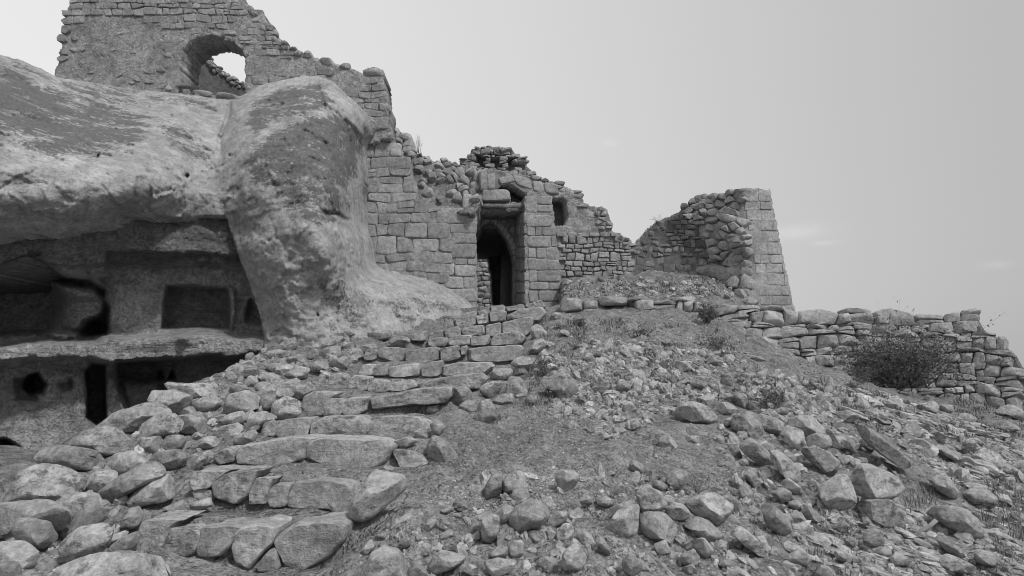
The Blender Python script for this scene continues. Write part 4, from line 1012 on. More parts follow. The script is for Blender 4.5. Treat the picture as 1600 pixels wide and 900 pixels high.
# ------------------------------------------------------------------ the stair blocks
stair = empty("stone_staircase", (-1.2, 4.6, 0.4))
tag(stair, "worn rough stone stairway climbing from the foreground to the arched gate", "stairs")
TREAD = [.20, .24, .12, .14, .10, .06, 0, 0, 0, 0, 0, 0]   # share of each outline that is its top face
for si, (Y, l, r, blocks) in enumerate(STEPS):
    st = empty("step", (0, 0, 0)); st.parent = stair
    st.location = Vector(P((l[0] + r[0]) / 2, (l[1] + r[1]) / 2, Y)) - stair.location
    org = Vector(stair.location) + Vector(st.location)
    for bi, b in enumerate(blocks):
        pl = np.array(pairs(b), float); pl = pl.mean(0) + (pl - pl.mean(0)) * (1.05 if si < 6 else 1.0)
        wpx = np.ptp(pl[:, 0]) * Y / F_PX
        dep = .34
        C, V, f = block_verts(pl, Y, dep, si * 40 + bi + 3, tread=TREAD[si], soft=1.0 if si > 5 else .3)
        mb = MB(); rr = random.Random(si * 9 + bi); mb.add(V, f, rr.uniform(-.12, .14), rr.choice((0, 0, .22, .30)))
        o = mb.build("step_block", M_BOULDER, sharp=40); o.parent = st; o.location = Vector(C) - org

# ------------------------------------------------------------------ boulders and stones, each its own thing
ROCKS = {
'edge': [[93,694,121,677,155,669,196,677,215,694,206,705,162,709,140,700,106,700],[57,720,70,702,94,698,144,705,177,715,174,728,144,733,91,730,64,726],[-8,766,23,745,62,730,96,732,132,753,128,766,87,783,23,788,-8,787],[157,668,189,645,227,634,257,632,264,641,245,658,204,673,170,671],[215,669,245,651,270,647,283,660,278,673,249,682,223,683],[232,628,242,613,272,611,298,620,291,639,281,649,257,639],[261,609,268,601,302,600,340,603,344,617,332,623,302,622],[289,588,298,581,329,588,325,598,291,599],[315,581,329,568,363,567,383,579,359,586,329,586],[340,563,350,553,380,553,400,560,380,567,353,568],[368,548,373,542,400,543,413,548,387,555],[400,533,417,526,453,525,433,543,413,545],[-8,790,68,785,98,798,100,817,87,830,57,821,23,839,-8,841],[457,530,477,523,487,530,467,537],[483,522,500,518,520,522,500,530]],
'flank': [[181,711,208,706,227,722,211,736,189,742,177,730],[295,628,325,622,344,628,342,637,317,643,295,642],[347,641,359,620,385,612,406,620,400,636,378,647,355,649],[215,687,249,683,255,690,242,709,223,711],[245,705,261,683,283,680,289,692,264,705],[236,724,249,707,279,704,291,715,276,730,249,736],[136,758,145,741,166,732,181,737,176,753,155,768,140,766],[157,771,185,749,223,728,247,734,249,747,211,764,177,787],[206,783,223,760,261,743,281,749,278,770,249,783,215,792],[100,787,125,771,151,771,160,790,132,805,102,813],[96,828,125,802,166,796,166,811,140,824,113,839],[18,830,26,815,49,810,76,817,89,839,76,856,49,851,30,845],[96,858,125,828,162,821,174,830,166,851,147,873,110,879],[-8,851,34,847,57,862,55,881,42,900,-8,896],[166,821,185,802,215,791,227,802,211,821,177,832],[168,858,189,843,215,830,217,847,204,858,174,866],[162,858,170,839,193,830,211,829,174,851],[255,794,287,783,291,798,268,802],[298,787,325,779,332,790,302,800],[49,881,68,866,91,881,76,894,53,892],[-8,881,23,879,36,892,23,905,-8,905],[291,738,317,707,325,715,302,745],[64,900,94,885,151,870,196,864,242,873,272,889,261,915,64,920],
 [84,783,110,770,140,775,130,790,95,800],[159,779,189,749,208,756,196,775],
 [350,580,365,570,400,575,395,588,355,590],[373,567,397,563,400,573,380,578],[413,552,433,547,453,550,447,562,427,562],[412,570,433,567,452,575,447,585,423,580],[445,560,467,555,477,563,460,573],[403,588,413,582,437,587,430,597,413,598],[380,603,390,588,407,592,400,603],[357,613,363,602,387,603,387,613,363,620],[397,610,407,598,430,598,433,613,413,617],[403,633,410,620,430,617,430,633,413,642],[430,617,437,603,460,600,457,617,437,623],[460,607,480,599,497,610,473,617,465,627,458,620],[445,585,463,573,483,577,477,590,453,593],[485,573,500,562,513,570,510,583,487,580],[515,570,520,562,540,559,547,567,533,577],[493,557,510,543,530,540,530,557,507,568],[530,553,550,543,560,547,553,560],[472,533,490,530,497,540,480,547],[520,523,537,513,553,523,533,528],[497,543,520,530,527,537,500,550],[528,547,537,535,547,537,543,547],[425,653,430,630,450,622,470,627,468,647,450,653,430,655],[382,667,390,650,413,643,427,653,417,663,387,672],[385,672,403,663,407,670,390,675],[367,693,373,680,400,673,407,683,387,693],[338,687,347,667,373,662,380,670,367,687],[335,660,360,647,380,643,380,660,350,663],[293,647,310,643,323,650,317,657,300,652],[280,652,297,650,327,660,323,677,287,677],[407,687,413,663,430,657,430,670,417,690],
 [572,522,590,516,612,516,606,528,580,532],[600,540,612,528,632,526,640,536,622,543],[556,548,566,540,584,538,590,548,572,554],[300,690,330,682,350,690,330,700,306,702],[305,715,325,705,335,712,318,728]],
'border': [[552,787,571,756,590,732,613,726,630,745,628,764,601,790,571,813,554,802],[668,697,680,683,693,688,713,710,715,718,697,730,677,732],[672,663,683,655,695,668,687,680,677,675],[666,635,686,632,684,647,668,644],[798,570,810,558,830,560,839,570,833,581,813,576],[803,573,822,573,823,584,804,586],[764,584,775,576,801,577,801,587,784,594,767,591],[749,607,758,599,781,596,785,607,767,622,752,616],[791,602,796,590,813,590,823,610,819,625,804,630,793,616],[767,628,787,616,801,616,803,633,787,641,770,636],[702,625,712,607,726,603,739,613,735,625,712,636],[718,633,732,625,746,630,745,642,729,648,719,642],[731,659,744,645,752,625,764,625,772,639,775,659,761,675,741,674],[820,630,827,613,837,613,839,628,827,633],[830,515,836,506,845,509,859,526,853,537,833,529],[826,550,836,532,850,529,852,541,836,555],[837,561,850,545,859,558,842,564],[868,506,874,500,884,509,876,513],[872,518,882,515,892,521,888,526],[648,675,664,668,672,682,655,690],[590,735,605,726,618,732,606,742],[612,690,640,682,655,690,630,700],[856,500,866,488,880,492,876,504]],
'slope': [[852,604,853,593,874,584,888,587,900,602,901,613,888,625,871,613],[911,560,917,552,926,554,923,565,915,564],[993,565,995,558,1004,558,1018,564,1004,570],[1050,570,1056,564,1073,565,1083,578,1067,580],[967,636,972,626,986,628,993,639,980,645],[985,616,991,597,1001,593,1002,613,991,619],[960,613,969,593,985,602,983,610],[972,587,986,576,1006,581,1006,593,980,596],[1057,651,1064,633,1085,629,1108,639,1119,654,1108,661,1085,659],[1090,622,1108,616,1122,625,1123,642,1108,636],[1031,688,1038,677,1050,685,1064,703,1047,706,1032,700],[1067,682,1090,681,1092,697,1076,694],[882,639,891,628,901,639,894,646],[901,622,908,613,913,625,905,630],[957,674,969,665,978,674,966,680],[983,659,995,652,1001,665,989,674],[1063,597,1072,591,1078,596,1070,604],[1083,576,1093,572,1109,580,1108,587,1086,585],[1081,596,1086,588,1108,590,1109,603,1099,608,1083,603],[1125,615,1141,615,1147,620,1136,627,1124,624],[1140,627,1150,612,1166,620,1166,638,1156,644],[1124,631,1136,628,1156,642,1147,649,1125,645],[1191,608,1200,604,1209,608,1208,624,1196,621],[1204,645,1218,637,1237,638,1241,647,1218,649],[1232,612,1239,609,1249,622,1245,625],[1177,594,1189,594,1192,599,1182,603],[1221,594,1234,589,1250,599,1245,606],[1266,626,1282,623,1296,626,1289,631],[1129,594,1140,591,1145,595,1136,599],[1115,602,1132,601,1138,605,1120,606],[1160,586,1178,583,1184,590,1168,594],[1100,556,1112,552,1122,558,1108,562],[1030,534,1046,530,1054,536,1038,540],[900,540,914,536,922,544,908,548],[1170,560,1186,556,1196,563,1180,568]],
'pile': [[565,897,577,873,600,852,620,858,633,880,637,910,565,910],[673,890,680,867,693,862,725,870,720,880,700,890,675,897],[758,877,780,873,807,875,800,893,773,902,762,893],[765,867,780,852,793,855,792,868,773,874],[797,813,807,793,830,782,850,790,857,807,840,827,813,830],[797,783,803,767,823,763,828,777,810,793],[778,807,787,787,803,792,797,810,785,817],[753,800,763,793,780,807,777,833,767,848,755,840],[757,763,770,737,783,740,783,773,760,780],[785,753,807,737,823,740,817,767,790,770],[868,743,880,733,905,743,900,757,883,770,872,760],[853,820,867,800,887,800,883,813,867,825],[888,803,903,793,912,800,903,820,893,823],[870,833,880,818,893,820,898,840,883,853,873,847],[880,867,900,847,917,877,907,890,883,888],[900,827,910,822,928,843,923,863,910,853],[930,780,943,775,960,783,955,792,937,790],[905,780,917,773,928,783,913,793],[953,767,967,752,977,760,973,780,957,780],[687,797,707,792,708,800,693,803],[705,802,723,803,723,810,710,810],[688,810,698,807,700,817,690,817],[582,838,603,832,608,838,590,846],[563,860,580,843,585,853,573,867],[622,853,630,838,643,850,633,857],[638,893,647,880,663,887,670,905,640,905],[657,830,673,807,683,810,673,830],[737,837,747,830,750,843,738,845],[657,867,665,852,673,863,665,869],[690,857,700,847,710,857,700,863],[823,830,850,830,850,850,830,847],[793,847,817,843,817,867,797,873],
 [950,825,962,804,978,794,996,793,995,825,993,844,959,861,953,838],[947,813,959,791,990,779,993,790,962,804],[993,769,1009,760,1031,768,1042,785,1034,800,1000,797],[1000,804,1037,800,1056,825,1046,850,1003,835],[1042,797,1052,786,1068,788,1080,804,1071,813,1049,810],[1074,788,1096,772,1115,772,1140,788,1141,797,1121,822,1105,813,1084,800],[1068,819,1087,807,1105,813,1130,835,1127,844,1102,844],[1076,847,1099,841,1115,860,1102,872],[1063,869,1084,858,1094,872,1087,886,1068,881],[1140,819,1149,816,1174,835,1200,866,1196,874,1168,856,1143,832],[972,878,984,864,1003,878,1003,891,990,900,975,894],[930,847,940,838,956,863,947,866],[981,729,987,720,1006,726,1003,738,987,738],[1043,748,1056,735,1074,738,1074,776,1052,766],[1017,754,1031,751,1045,760,1034,769],[1155,754,1177,769,1177,794,1158,785],[1143,788,1155,782,1164,807,1158,813],[1158,735,1180,738,1189,757,1180,763],[1022,850,1040,846,1048,862,1030,868],[1120,880,1140,874,1156,884,1140,894],[720,890,734,880,750,890,740,902],[838,880,850,870,866,880,858,892],[1180,840,1192,836,1200,848,1190,852]],
'shoulder': [[1155,698,1164,684,1180,688,1205,710,1205,729,1186,726,1164,710],[1144,667,1149,653,1168,646,1180,650,1196,676,1196,690,1186,693,1158,679],[1126,659,1143,651,1147,663,1135,665],[1180,648,1199,650,1224,660,1220,676,1199,681],[1223,662,1250,652,1267,652,1287,670,1287,682,1257,680,1240,672],[1221,680,1227,667,1253,672,1257,697,1250,703,1230,697],[1257,687,1273,678,1293,682,1300,697,1287,703,1263,697],[1250,707,1267,700,1297,707,1312,723,1307,737,1290,742,1267,723],[1288,672,1307,675,1327,693,1337,710,1317,715,1300,697],[1337,667,1347,662,1373,680,1407,707,1433,728,1432,735,1413,733,1373,707,1347,683],[1330,750,1343,728,1360,727,1400,747,1415,763,1380,778,1343,783,1333,767],[1282,763,1307,745,1323,743,1337,777,1337,787,1317,797,1293,793],[1203,710,1220,707,1243,727,1250,747,1247,757,1227,747],[1189,788,1205,790,1230,807,1236,828,1224,835,1199,822],[1252,797,1260,787,1282,807,1280,817,1263,813],[1233,803,1250,800,1263,820,1250,823],[1207,770,1220,762,1237,770,1233,783,1217,785],[1222,753,1233,748,1253,763,1250,775,1233,770],[1232,787,1247,778,1255,788,1243,799],[1322,715,1328,711,1343,723,1333,729],[1303,643,1323,642,1347,650,1333,662,1313,655],[1268,650,1287,648,1293,660,1280,665]],
'right': [[1447,747,1460,732,1477,740,1500,773,1493,780,1467,767],[1502,773,1520,760,1537,760,1563,783,1553,792,1520,787],[1440,800,1477,792,1500,795,1527,813,1535,833,1520,842,1483,823],[1350,830,1363,820,1380,833,1380,853,1360,860,1350,847],[1377,837,1397,833,1413,847,1387,857],[1433,833,1443,830,1460,843,1457,849,1440,843],[1427,843,1433,840,1457,853,1457,858,1440,853],[1462,840,1473,833,1507,863,1507,872,1477,860],[1467,873,1477,863,1527,887,1527,897,1477,893],[1522,867,1533,863,1558,877,1557,888,1530,880],[1368,863,1373,854,1395,860,1390,870,1373,873],[1392,873,1400,862,1422,877,1417,883,1397,883],[1302,865,1313,862,1350,873,1333,883,1313,877],[1273,897,1280,883,1297,887,1307,905,1275,905],[1430,887,1443,882,1458,892,1453,896],[1337,787,1353,782,1393,783,1410,807,1390,825,1350,807],[1233,867,1253,857,1270,873,1257,883,1237,880],[1520,713,1540,702,1560,712,1570,727,1553,738,1527,727],[1560,733,1577,728,1592,740,1580,745],[1570,727,1600,718,1615,730,1590,733],[1577,813,1583,797,1597,800,1605,813,1587,820],[1457,700,1473,695,1500,717,1490,720],[1433,633,1460,625,1467,637,1460,647,1433,640],[1468,633,1488,633,1488,642,1473,646],[1340,690,1352,686,1368,702,1360,708],[1420,690,1440,684,1458,698,1444,706],[1500,690,1524,684,1540,694,1520,700],[1548,660,1572,656,1596,672,1570,674],[1556,640,1580,632,1604,646,1590,656],[1398,600,1412,596,1420,604,1408,610],[1540,830,1556,824,1570,838,1556,846],[1300,820,1316,812,1330,824,1316,834],[1318,845,1334,840,1344,852,1330,858]],
}
ZONE = {'edge': "on the embankment edge beside the cave", 'flank': "in the tumble between cave edge and steps", 'border': "edging the right side of the steps",
        'slope': "on the dirt slope below the retaining wall", 'pile': "in the rock pile below the dirt patch", 'shoulder': "in the boulder heap on the slope's shoulder", 'right': "on the stony slope below the bush"}
GROUP = {'edge': "boulders capping the embankment", 'flank': "tumbled stones left of the steps", 'border': "stones edging the steps", 'slope': "stones scattered on the dirt slope",
         'pile': "rocks of the foreground pile", 'shoulder': "boulders on the shoulder of the slope", 'right': "stones on the right slope"}
OWN = {('edge', 0): "thin jagged slab lying across a long boulder at the cave mouth", ('edge', 1): "long rounded boulder pinned under the thin jagged slab", ('edge', 2): "big flat-topped boulder with a small dark hole, beside the cave floor",
       ('edge', 12): "wide rough boulder at the picture's left edge below the flat-topped one", ('flank', 11): "jagged pale rock standing out in front of the wide rough boulder", ('flank', 8): "elongated smooth boulder tilted uphill left of the second step",
       ('flank', 12): "oval pale boulder just left of the lowest step", ('flank', 22): "broad flat slab of rock at the foot of the steps", ('border', 0): "large pitted boulder leaning beside the ends of the second and third steps",
       ('border', 12): "pear-shaped boulder at the foot of the stones edging the steps", ('slope', 0): "pale lichen-patched boulder alone in the dirt right of the steps", ('slope', 8): "long rough boulder half sunk at the top of the dirt patch",
       ('pile', 0): "big rounded boulder in front of the dirt, near the foot of the steps", ('pile', 1): "flat-topped angular block beside the big rounded foreground boulder", ('pile', 4): "broad rounded boulder in the middle of the foreground pile",
       ('pile', 32): "tall split rock with stepped ridges in the foreground pile", ('pile', 37): "tilted square-cut slab jutting from the rock pile below dry twigs", ('pile', 41): "long narrow rock sliding down the right end of the pile",
       ('shoulder', 1): "smooth pale egg-shaped boulder at the top of the shoulder heap", ('shoulder', 9): "long smooth slab slanting down the slope like a fallen post", ('shoulder', 10): "big wedge-shaped pale boulder overhanging a dark hollow",
       ('shoulder', 11): "flat-faced rectangular boulder left of the wedge-shaped one", ('right', 2): "large half-buried boulder with a dark hollow, above the dry stick"}
ORD = ["lowest", "second-lowest", "third-lowest", "fourth-lowest", "fifth-lowest", "sixth-lowest", "seventh-lowest", "eighth-lowest", "ninth-lowest", "tenth-lowest", "eleventh-lowest", "twelfth-lowest", "thirteenth-lowest", "fourteenth-lowest", "fifteenth-lowest", "sixteenth-lowest"]
def rock_look(pl):
    a = abs(sum(pl[i][0] * pl[i - 1][1] - pl[i - 1][0] * pl[i][1] for i in range(len(pl)))) / 2
    p = resample(pl, 2.0); c = np.cov((p - p.mean(0)).T); w, v = np.linalg.eigh(c); asp = math.sqrt(w[1] / max(w[0], 1e-6))
    ang = math.degrees(math.atan2(v[1, 1], v[0, 1])) % 180
    size = "small" if a < 480 else "medium" if a < 1500 else "large"
    if asp < 1.3: sh = "squat"
    elif 60 < ang < 120: sh = "upright"
    elif ang < 22 or ang > 158: sh = "flat-lying"
    elif ang < 90: sh = "right-sloping"
    else: sh = "left-sloping"
    return a, asp, size, sh
SPOTS = {'edge': [(60, 740, "at the low end of the cave edge"), (240, 650, "midway along the cave edge"), (400, 545, "at the buttress end of the cave edge")],
 'flank': [(60, 850, "in the bottom-left tumble by the jagged pale rock"), (150, 815, "left of the lowest step"), (250, 740, "left of the second step"), (300, 690, "left of the third step"), (370, 650, "left of the fourth step"), (430, 610, "left of the fifth step"), (460, 580, "left of the sixth step"), (500, 555, "left of the seventh step"), (560, 530, "below the buttress foot")],
 'border': [(630, 735, "at the end of the third step"), (690, 670, "at the end of the fourth step"), (740, 640, "at the end of the fifth step"), (800, 600, "at the end of the sixth step"), (830, 560, "at the end of the eighth step"), (850, 520, "at the end of the ninth step"), (880, 508, "under the gate's right pier")],
 'slope': [(880, 610, "near the lichen-patched boulder right of the steps"), (980, 600, "in the middle of the dirt slope"), (1085, 645, "near the long boulder atop the dirt patch"), (1070, 580, "in the upper rubble band of the dirt slope"), (1150, 610, "above the shoulder heap"), (1240, 610, "on the upper slope behind the shoulder heap"), (960, 530, "just below the retaining wall"), (1050, 690, "sunk in the bare dirt patch")],
 'pile': [(610, 870, "around the big rounded foreground boulder"), (700, 870, "around the flat-topped foreground block"), (720, 800, "right of the big pitted boulder"), (825, 805, "around the broad rounded boulder of the pile"), (900, 830, "between the broad rounded boulder and the split rock"), (970, 825, "around the tall split rock"), (1100, 800, "around the tilted square-cut slab"), (1170, 850, "around the long rock at the pile's right end"), (1000, 745, "along the upper edge of the rock pile")],
 'shoulder': [(1170, 670, "around the egg-shaped boulder of the shoulder heap"), (1250, 685, "in the middle of the shoulder heap"), (1380, 700, "beside the long slanting slab"), (1300, 760, "around the flat-faced rectangular boulder"), (1220, 770, "at the lower left of the shoulder heap")],
 'right': [(1480, 760, "above the boulder with a dark hollow"), (1440, 840, "around the forked dry stick"), (1370, 850, "left of the forked dry stick"), (1500, 870, "below the boulder with a dark hollow"), (1280, 870, "at the foot of the shoulder heap"), (1560, 730, "on the outer right slope"), (1580, 650, "on the dark earth below the dry stone wall"), (1450, 650, "on the ridge below the wide bush")]}
rock_mask = []
for zone, lst in ROCKS.items():
    looks = {}
    info = []
    for i, b in enumerate(lst):
        pl = pairs(b); a, asp, size, sh = rock_look(pl); info.append((pl, a, asp, size, sh))
        cx_, cy_ = np.mean(pl, axis=0); sp = min(SPOTS[zone], key=lambda q: (q[0] - cx_) ** 2 + (q[1] - cy_) ** 2)[2]; info[-1] += (sp,)
        if (zone, i) not in OWN: looks.setdefault((size, sh, sp), []).append((-np.mean([p[1] for p in pl]), i))
    for k in looks: looks[k].sort()
    for i, (pl, a, asp, size, sh, sp) in enumerate(info):
        pa = np.array(pl, float); rock_mask.append(pa)
        pa = pa.mean(0) + (pa - pa.mean(0)) * (1.20 if zone in ('edge', 'flank') else 1.12)
        c = pa.mean(0); wpx, hpx = np.ptp(pa[:, 0]), np.ptp(pa[:, 1])
        Y0 = pick(min(max(c[0], 2), 1598), min(c[1] + .15 * hpx, 899))[0]
        if np.isnan(Y0): Y0 = pick(c[0], c[1] + .45 * hpx)[0]
        if np.isnan(Y0): print("no ground under", zone, i, c); continue
        wm_, hm_ = wpx * Y0 / F_PX, hpx * Y0 / F_PX
        Y = pick(c[0], min(c[1], 899), 0.40 * hm_)[0]
        if np.isnan(Y) or Y < Y0 - .8 * wm_ or Y > Y0 + .6 * wm_: Y = Y0
        dep = 0.5 * math.sqrt(wm_ * hm_) * (1.0 if asp < 1.8 else .85)
        seed = zlib.crc32(("%s%d" % (zone, i)).encode()) % 100000
        big = a > 900
        C, V, f = rock_verts(pa, Y, dep, seed, box=(.18, .3, .45)[seed % 3], facets=20, cut=(.6, .92), res=(26, 40) if big else (16, 26), rough=.09)
        mb = MB(); mb.add(V, [q[::-1] for q in f], random.Random(seed).uniform(-.2, .18), (0, .18, .26, .32)[seed % 4])
        o = mb.build("boulder" if size != "small" else "stone", M_BOULDER, sharp=34); o.location = tuple(float(x) for x in C)
        if (zone, i) in OWN: lab = OWN[(zone, i)]
        else:
            l = looks[(size, sh, sp)]; k = [j for _, j in l].index(i); kind = "boulder" if size != "small" else "stone"
            if len(l) == 1: lab = "%s %s %s %s" % (size, sh, kind, sp)
            else: lab = "%s %s %s %s, %s of %s such" % (size, sh, kind, sp, ORD[min(k, 15)] if k < len(l) - 1 else "highest", ("two", "three", "four", "five", "six", "seven", "eight", "nine", "ten", "eleven", "twelve", "many")[min(len(l) - 2, 11)])
        tag(o, lab, "boulder" if size != "small" else "stone", GROUP[zone])

# ------------------------------------------------------------------ loose rubble, gravel
def scatter(mb, poly, n, smin, smax, power, seed, flatten=(.5, .9), align=None, res=(4, 6), sink=.42, dens=None):
    rng = np.random.default_rng(seed); pa = np.array(poly, float); got = 0
    base, f = uv_dirs(*res); nv = len(base)
    m = n * 4; px = rng.uniform(pa[:, 0].min(), pa[:, 0].max(), m); py = rng.uniform(pa[:, 1].min(), pa[:, 1].max(), m)
    k = inside(poly, px, py); px, py = px[k], py[k]
    if dens is not None:
        k = rng.random(len(px)) < dens(px, py); px, py = px[k], py[k]
    px, py = px[:n], py[:n]; n = len(px)
    Y = pick(px, py); k = ~np.isnan(Y); px, py, Y = px[k], py[k], Y[k]; n = len(px)
    s = smin * (1 - rng.random(n) * (1 - (smin / smax) ** power)) ** (-1 / power) / 2      # half-size in pixels
    rad = s * Y / F_PX; Q = P(px, py, Y)
    q = rng.normal(0, 1, (n, 4)); q /= np.linalg.norm(q, axis=1)[:, None]
    w, x, y, z = q.T
    R = np.stack([1 - 2 * (y * y + z * z), 2 * (x * y - z * w), 2 * (x * z + y * w), 2 * (x * y + z * w), 1 - 2 * (x * x + z * z), 2 * (y * z - x * w), 2 * (x * z - y * w), 2 * (y * z + x * w), 1 - 2 * (x * x + y * y)], 1).reshape(n, 3, 3)
    sh = base[None] * (1 + rng.uniform(-.28, .28, (n, nv, 1)))
    sc_ = np.stack([rng.uniform(.8, 1.5, n), rng.uniform(.65, 1.05, n), rng.uniform(*flatten, n)], 1)
    V = sh * sc_[:, None, :]
    # chip two flat faces
    for _ in range(3):
        d = rng.normal(0, 1, (n, 3)); d /= np.linalg.norm(d, axis=1)[:, None]; h = (V * d[:, None]).sum(-1); lim = h.max(1) * rng.uniform(.5, .85, n)
        V = V - np.clip(h - lim[:, None], 0, None)[..., None] * d[:, None]
    if align is None: V = np.einsum('nij,nkj->nki', R, V)
    else:
        a = rng.normal(align, .6, n); ca, sa = np.cos(a), np.sin(a); V[..., 0] *= 1.5
        V = np.stack([V[..., 0] * ca[:, None] - V[..., 1] * sa[:, None], V[..., 0] * sa[:, None] + V[..., 1] * ca[:, None], V[..., 2] - V[..., 0] * .25], -1)
    V = V * rad[:, None, None] + Q[:, None]; V[..., 2] += (rad * (.5 - sink))[:, None]
    tones = np.repeat(rng.normal(0, .2, n), nv)
    off = np.arange(n)[:, None] * nv
    tri = [t for t in f]
    faces = []
    for t in tri: faces.extend((off + np.array(t)[None]).tolist())
    mb.add(V.reshape(-1, 3), faces, tones)
RIGHT = pairs([560,905,560,860,620,800,680,740,700,680,745,665,790,650,830,630,845,590,860,560,870,520,880,495,940,492,1040,492,1100,510,1140,520,1200,548,1260,570,1310,590,1400,622,1500,655,1610,690,1610,905])
BAND1 = pairs([840,560,900,540,1000,530,1120,545,1230,590,1330,620,1330,660,1230,650,1130,630,1010,660,960,690,880,670,850,630])
BAND2 = pairs([560,905,600,830,690,770,790,740,900,740,1000,740,1080,770,1160,760,1240,800,1420,800,1610,860,1610,905])
BAND3 = pairs([1240,590,1400,622,1500,655,1610,690,1610,800,1480,760,1400,690,1300,640])
def clump(sc_, seed, lo, hi): return lambda px, py: sstep(lo, hi, fbm(np.stack([px / sc_, py / sc_, 0 * px + seed], -1), 3, seed))
mb = MB()
scatter(mb, RIGHT, 5000, 1.5, 7, 2.0, 1)
scatter(mb, RIGHT, 7000, 1.5, 9, 1.8, 31, dens=clump(90, 51, -.1, .7))
scatter(mb, RIGHT, 3000, 2.0, 9, 1.7, 11, dens=clump(70, 5, -.2, .6))
scatter(mb, BAND1, 3200, 3, 16, 1.6, 2, dens=clump(50, 7, -.4, .4))
scatter(mb, BAND2, 4600, 2.5, 14, 1.7, 3, dens=clump(60, 9, -.5, .4))
scatter(mb, BAND3, 2200, 2.5, 14, 1.7, 24, flatten=(.4, .8))
scatter(mb, BAND3, 1500, 2.5, 14, 1.7, 4, align=-.5, flatten=(.35, .7))
scatter(mb, pairs([100,905,560,905,560,860,690,690,640,520,420,530,300,600,160,700,60,760]), 1500, 1.5, 7, 2.2, 6)
scatter(mb, pairs([870,440,1140,435,1150,470,980,465,870,466]), 750, 2.5, 15, 1.7, 8, res=(6, 8), flatten=(.7, 1.0))
scatter(mb, pairs([1480,600,1610,590,1610,690,1500,655]), 260, 2, 8, 1.8, 9)
scatter(mb, pairs([840,630,1130,650,1130,740,740,740,700,700]), 3600, 1.2, 5, 2.4, 10)
scatter(mb, pairs([880,492,1040,490,1140,515,1250,560,1340,596,1240,600,1100,560,1000,540,880,540]), 2600, 1.3, 7, 2.0, 30)
scatter(mb, pairs([1605,640,2000,760,2000,905,1605,905]), 1500, 2.0, 14, 1.7, 41)
scatter(mb, pairs([-300,800,0,780,0,905,-300,905]), 300, 2.0, 16, 1.7, 42)
tag(mb.build("gravel", M_GRAVEL, smooth=False), kind="stuff")
mb = MB()
scatter(mb, BAND1, 330, 11, 26, 1.6, 12, res=(8, 11), flatten=(.45, .85))
scatter(mb, BAND2, 380, 11, 30, 1.7, 13, res=(8, 11), flatten=(.45, .85))
scatter(mb, pairs([1130,640,1300,630,1350,700,1420,760,1300,830,1160,800,1120,700]), 260, 10, 30, 1.6, 19, res=(8, 11), flatten=(.45, .9))
scatter(mb, BAND3, 130, 10, 36, 1.5, 25, res=(8, 11), flatten=(.4, .8))
scatter(mb, BAND3, 130, 10, 36, 1.5, 14, res=(8, 11), align=-.5, flatten=(.32, .7))
scatter(mb, pairs([1230,740,1330,790,1440,790,1610,780,1610,905,1240,905]), 220, 11, 34, 1.6, 15, res=(8, 11), align=-.5, flatten=(.3, .6))
scatter(mb, pairs([160,720,300,610,420,540,560,530,560,560,440,640,330,700,230,800,90,905,-5,905,-5,800]), 420, 9, 34, 1.7, 16, res=(8, 11))
scatter(mb, pairs([720,660,790,650,850,590,870,520,840,540,800,640]), 40, 8, 20, 1.6, 17, res=(8, 11))
tag(mb.build("rubble", M_BOULDER, sharp=32), kind="stuff")

# ------------------------------------------------------------------ plants
def blade_tuft(mb, c, h, n, spread, rng, width=.006, droop=.5):
    V, f = [], []
    for _ in range(n):
        a = rng.uniform(0, 6.283); d = np.array([math.cos(a), math.sin(a), 0]); r0 = rng.uniform(0, spread) 
        b = np.array(c) + d * r0; L = h * rng.uniform(.5, 1.1); lean = rng.uniform(.1, droop)
        s = np.array([-d[1], d[0], 0]) * width * rng.uniform(.6, 1.3)
        p1 = b + d * L * lean * .4 + np.array([0, 0, L * .55]); p2 = b + d * L * lean + np.array([0, 0, L * (1 - lean * .35)])
        k = len(V); V += [b - s, b + s, p1 + s * .8, p1 - s * .8, p2]; f += [(k, k + 1, k + 2, k + 3), (k + 3, k + 2, k + 4)]
    mb.add(V, f, rng.uniform(-.3, .3))
def ground_point(px, py):
    Y = pick(px, py)[0]
    if np.isnan(Y): return None
    return P(px, py, Y)
rng = np.random.default_rng(99); mb = MB()
def tufts(poly, n, hpx, dens=None):
    pa = np.array(poly, float); i = 0
    px = rng.uniform(pa[:, 0].min(), pa[:, 0].max(), n * 6); py = rng.uniform(pa[:, 1].min(), pa[:, 1].max(), n * 6)
    k = inside(poly, px, py)
    if dens is not None: k &= rng.random(len(px)) < dens(px, py)
    px, py = px[k][:n], py[k][:n]; Y = pick(px, py)
    for x, y, d in zip(px, py, Y):
        if np.isnan(d): continue
        blade_tuft(mb, P(x, y, d) - np.array([0, 0, .01]), hpx * d / F_PX * rng.uniform(.5, 1.4), 9, .012 * d * .7, rng, .0006 * d, .9)
tufts(BAND3, 330, 12, clump(45, 31, -.1, .5)); tufts(BAND1, 240, 10, clump(40, 33, 0, .6)); tufts(pairs([1300,760,1610,740,1610,905,1250,905]), 420, 16, clump(60, 35, -.2, .5))
tufts(pairs([640,760,860,740,1240,760,1240,905,700,905]), 200, 11, clump(40, 37, .1, .7)); tufts(pairs([820,500,960,500,1160,520,1160,560,880,560]), 200, 9, clump(30, 39, .0, .6)); tufts(pairs([1440,600,1610,600,1610,700,1500,660]), 220, 9)
tufts(pairs([870,436,1140,432,1150,462,870,464]), 120, 8); tufts(pairs([830,560,880,560,860,640,820,640]), 60, 12)
tag(mb.build("dry_grass", M_GRASS), kind="stuff")
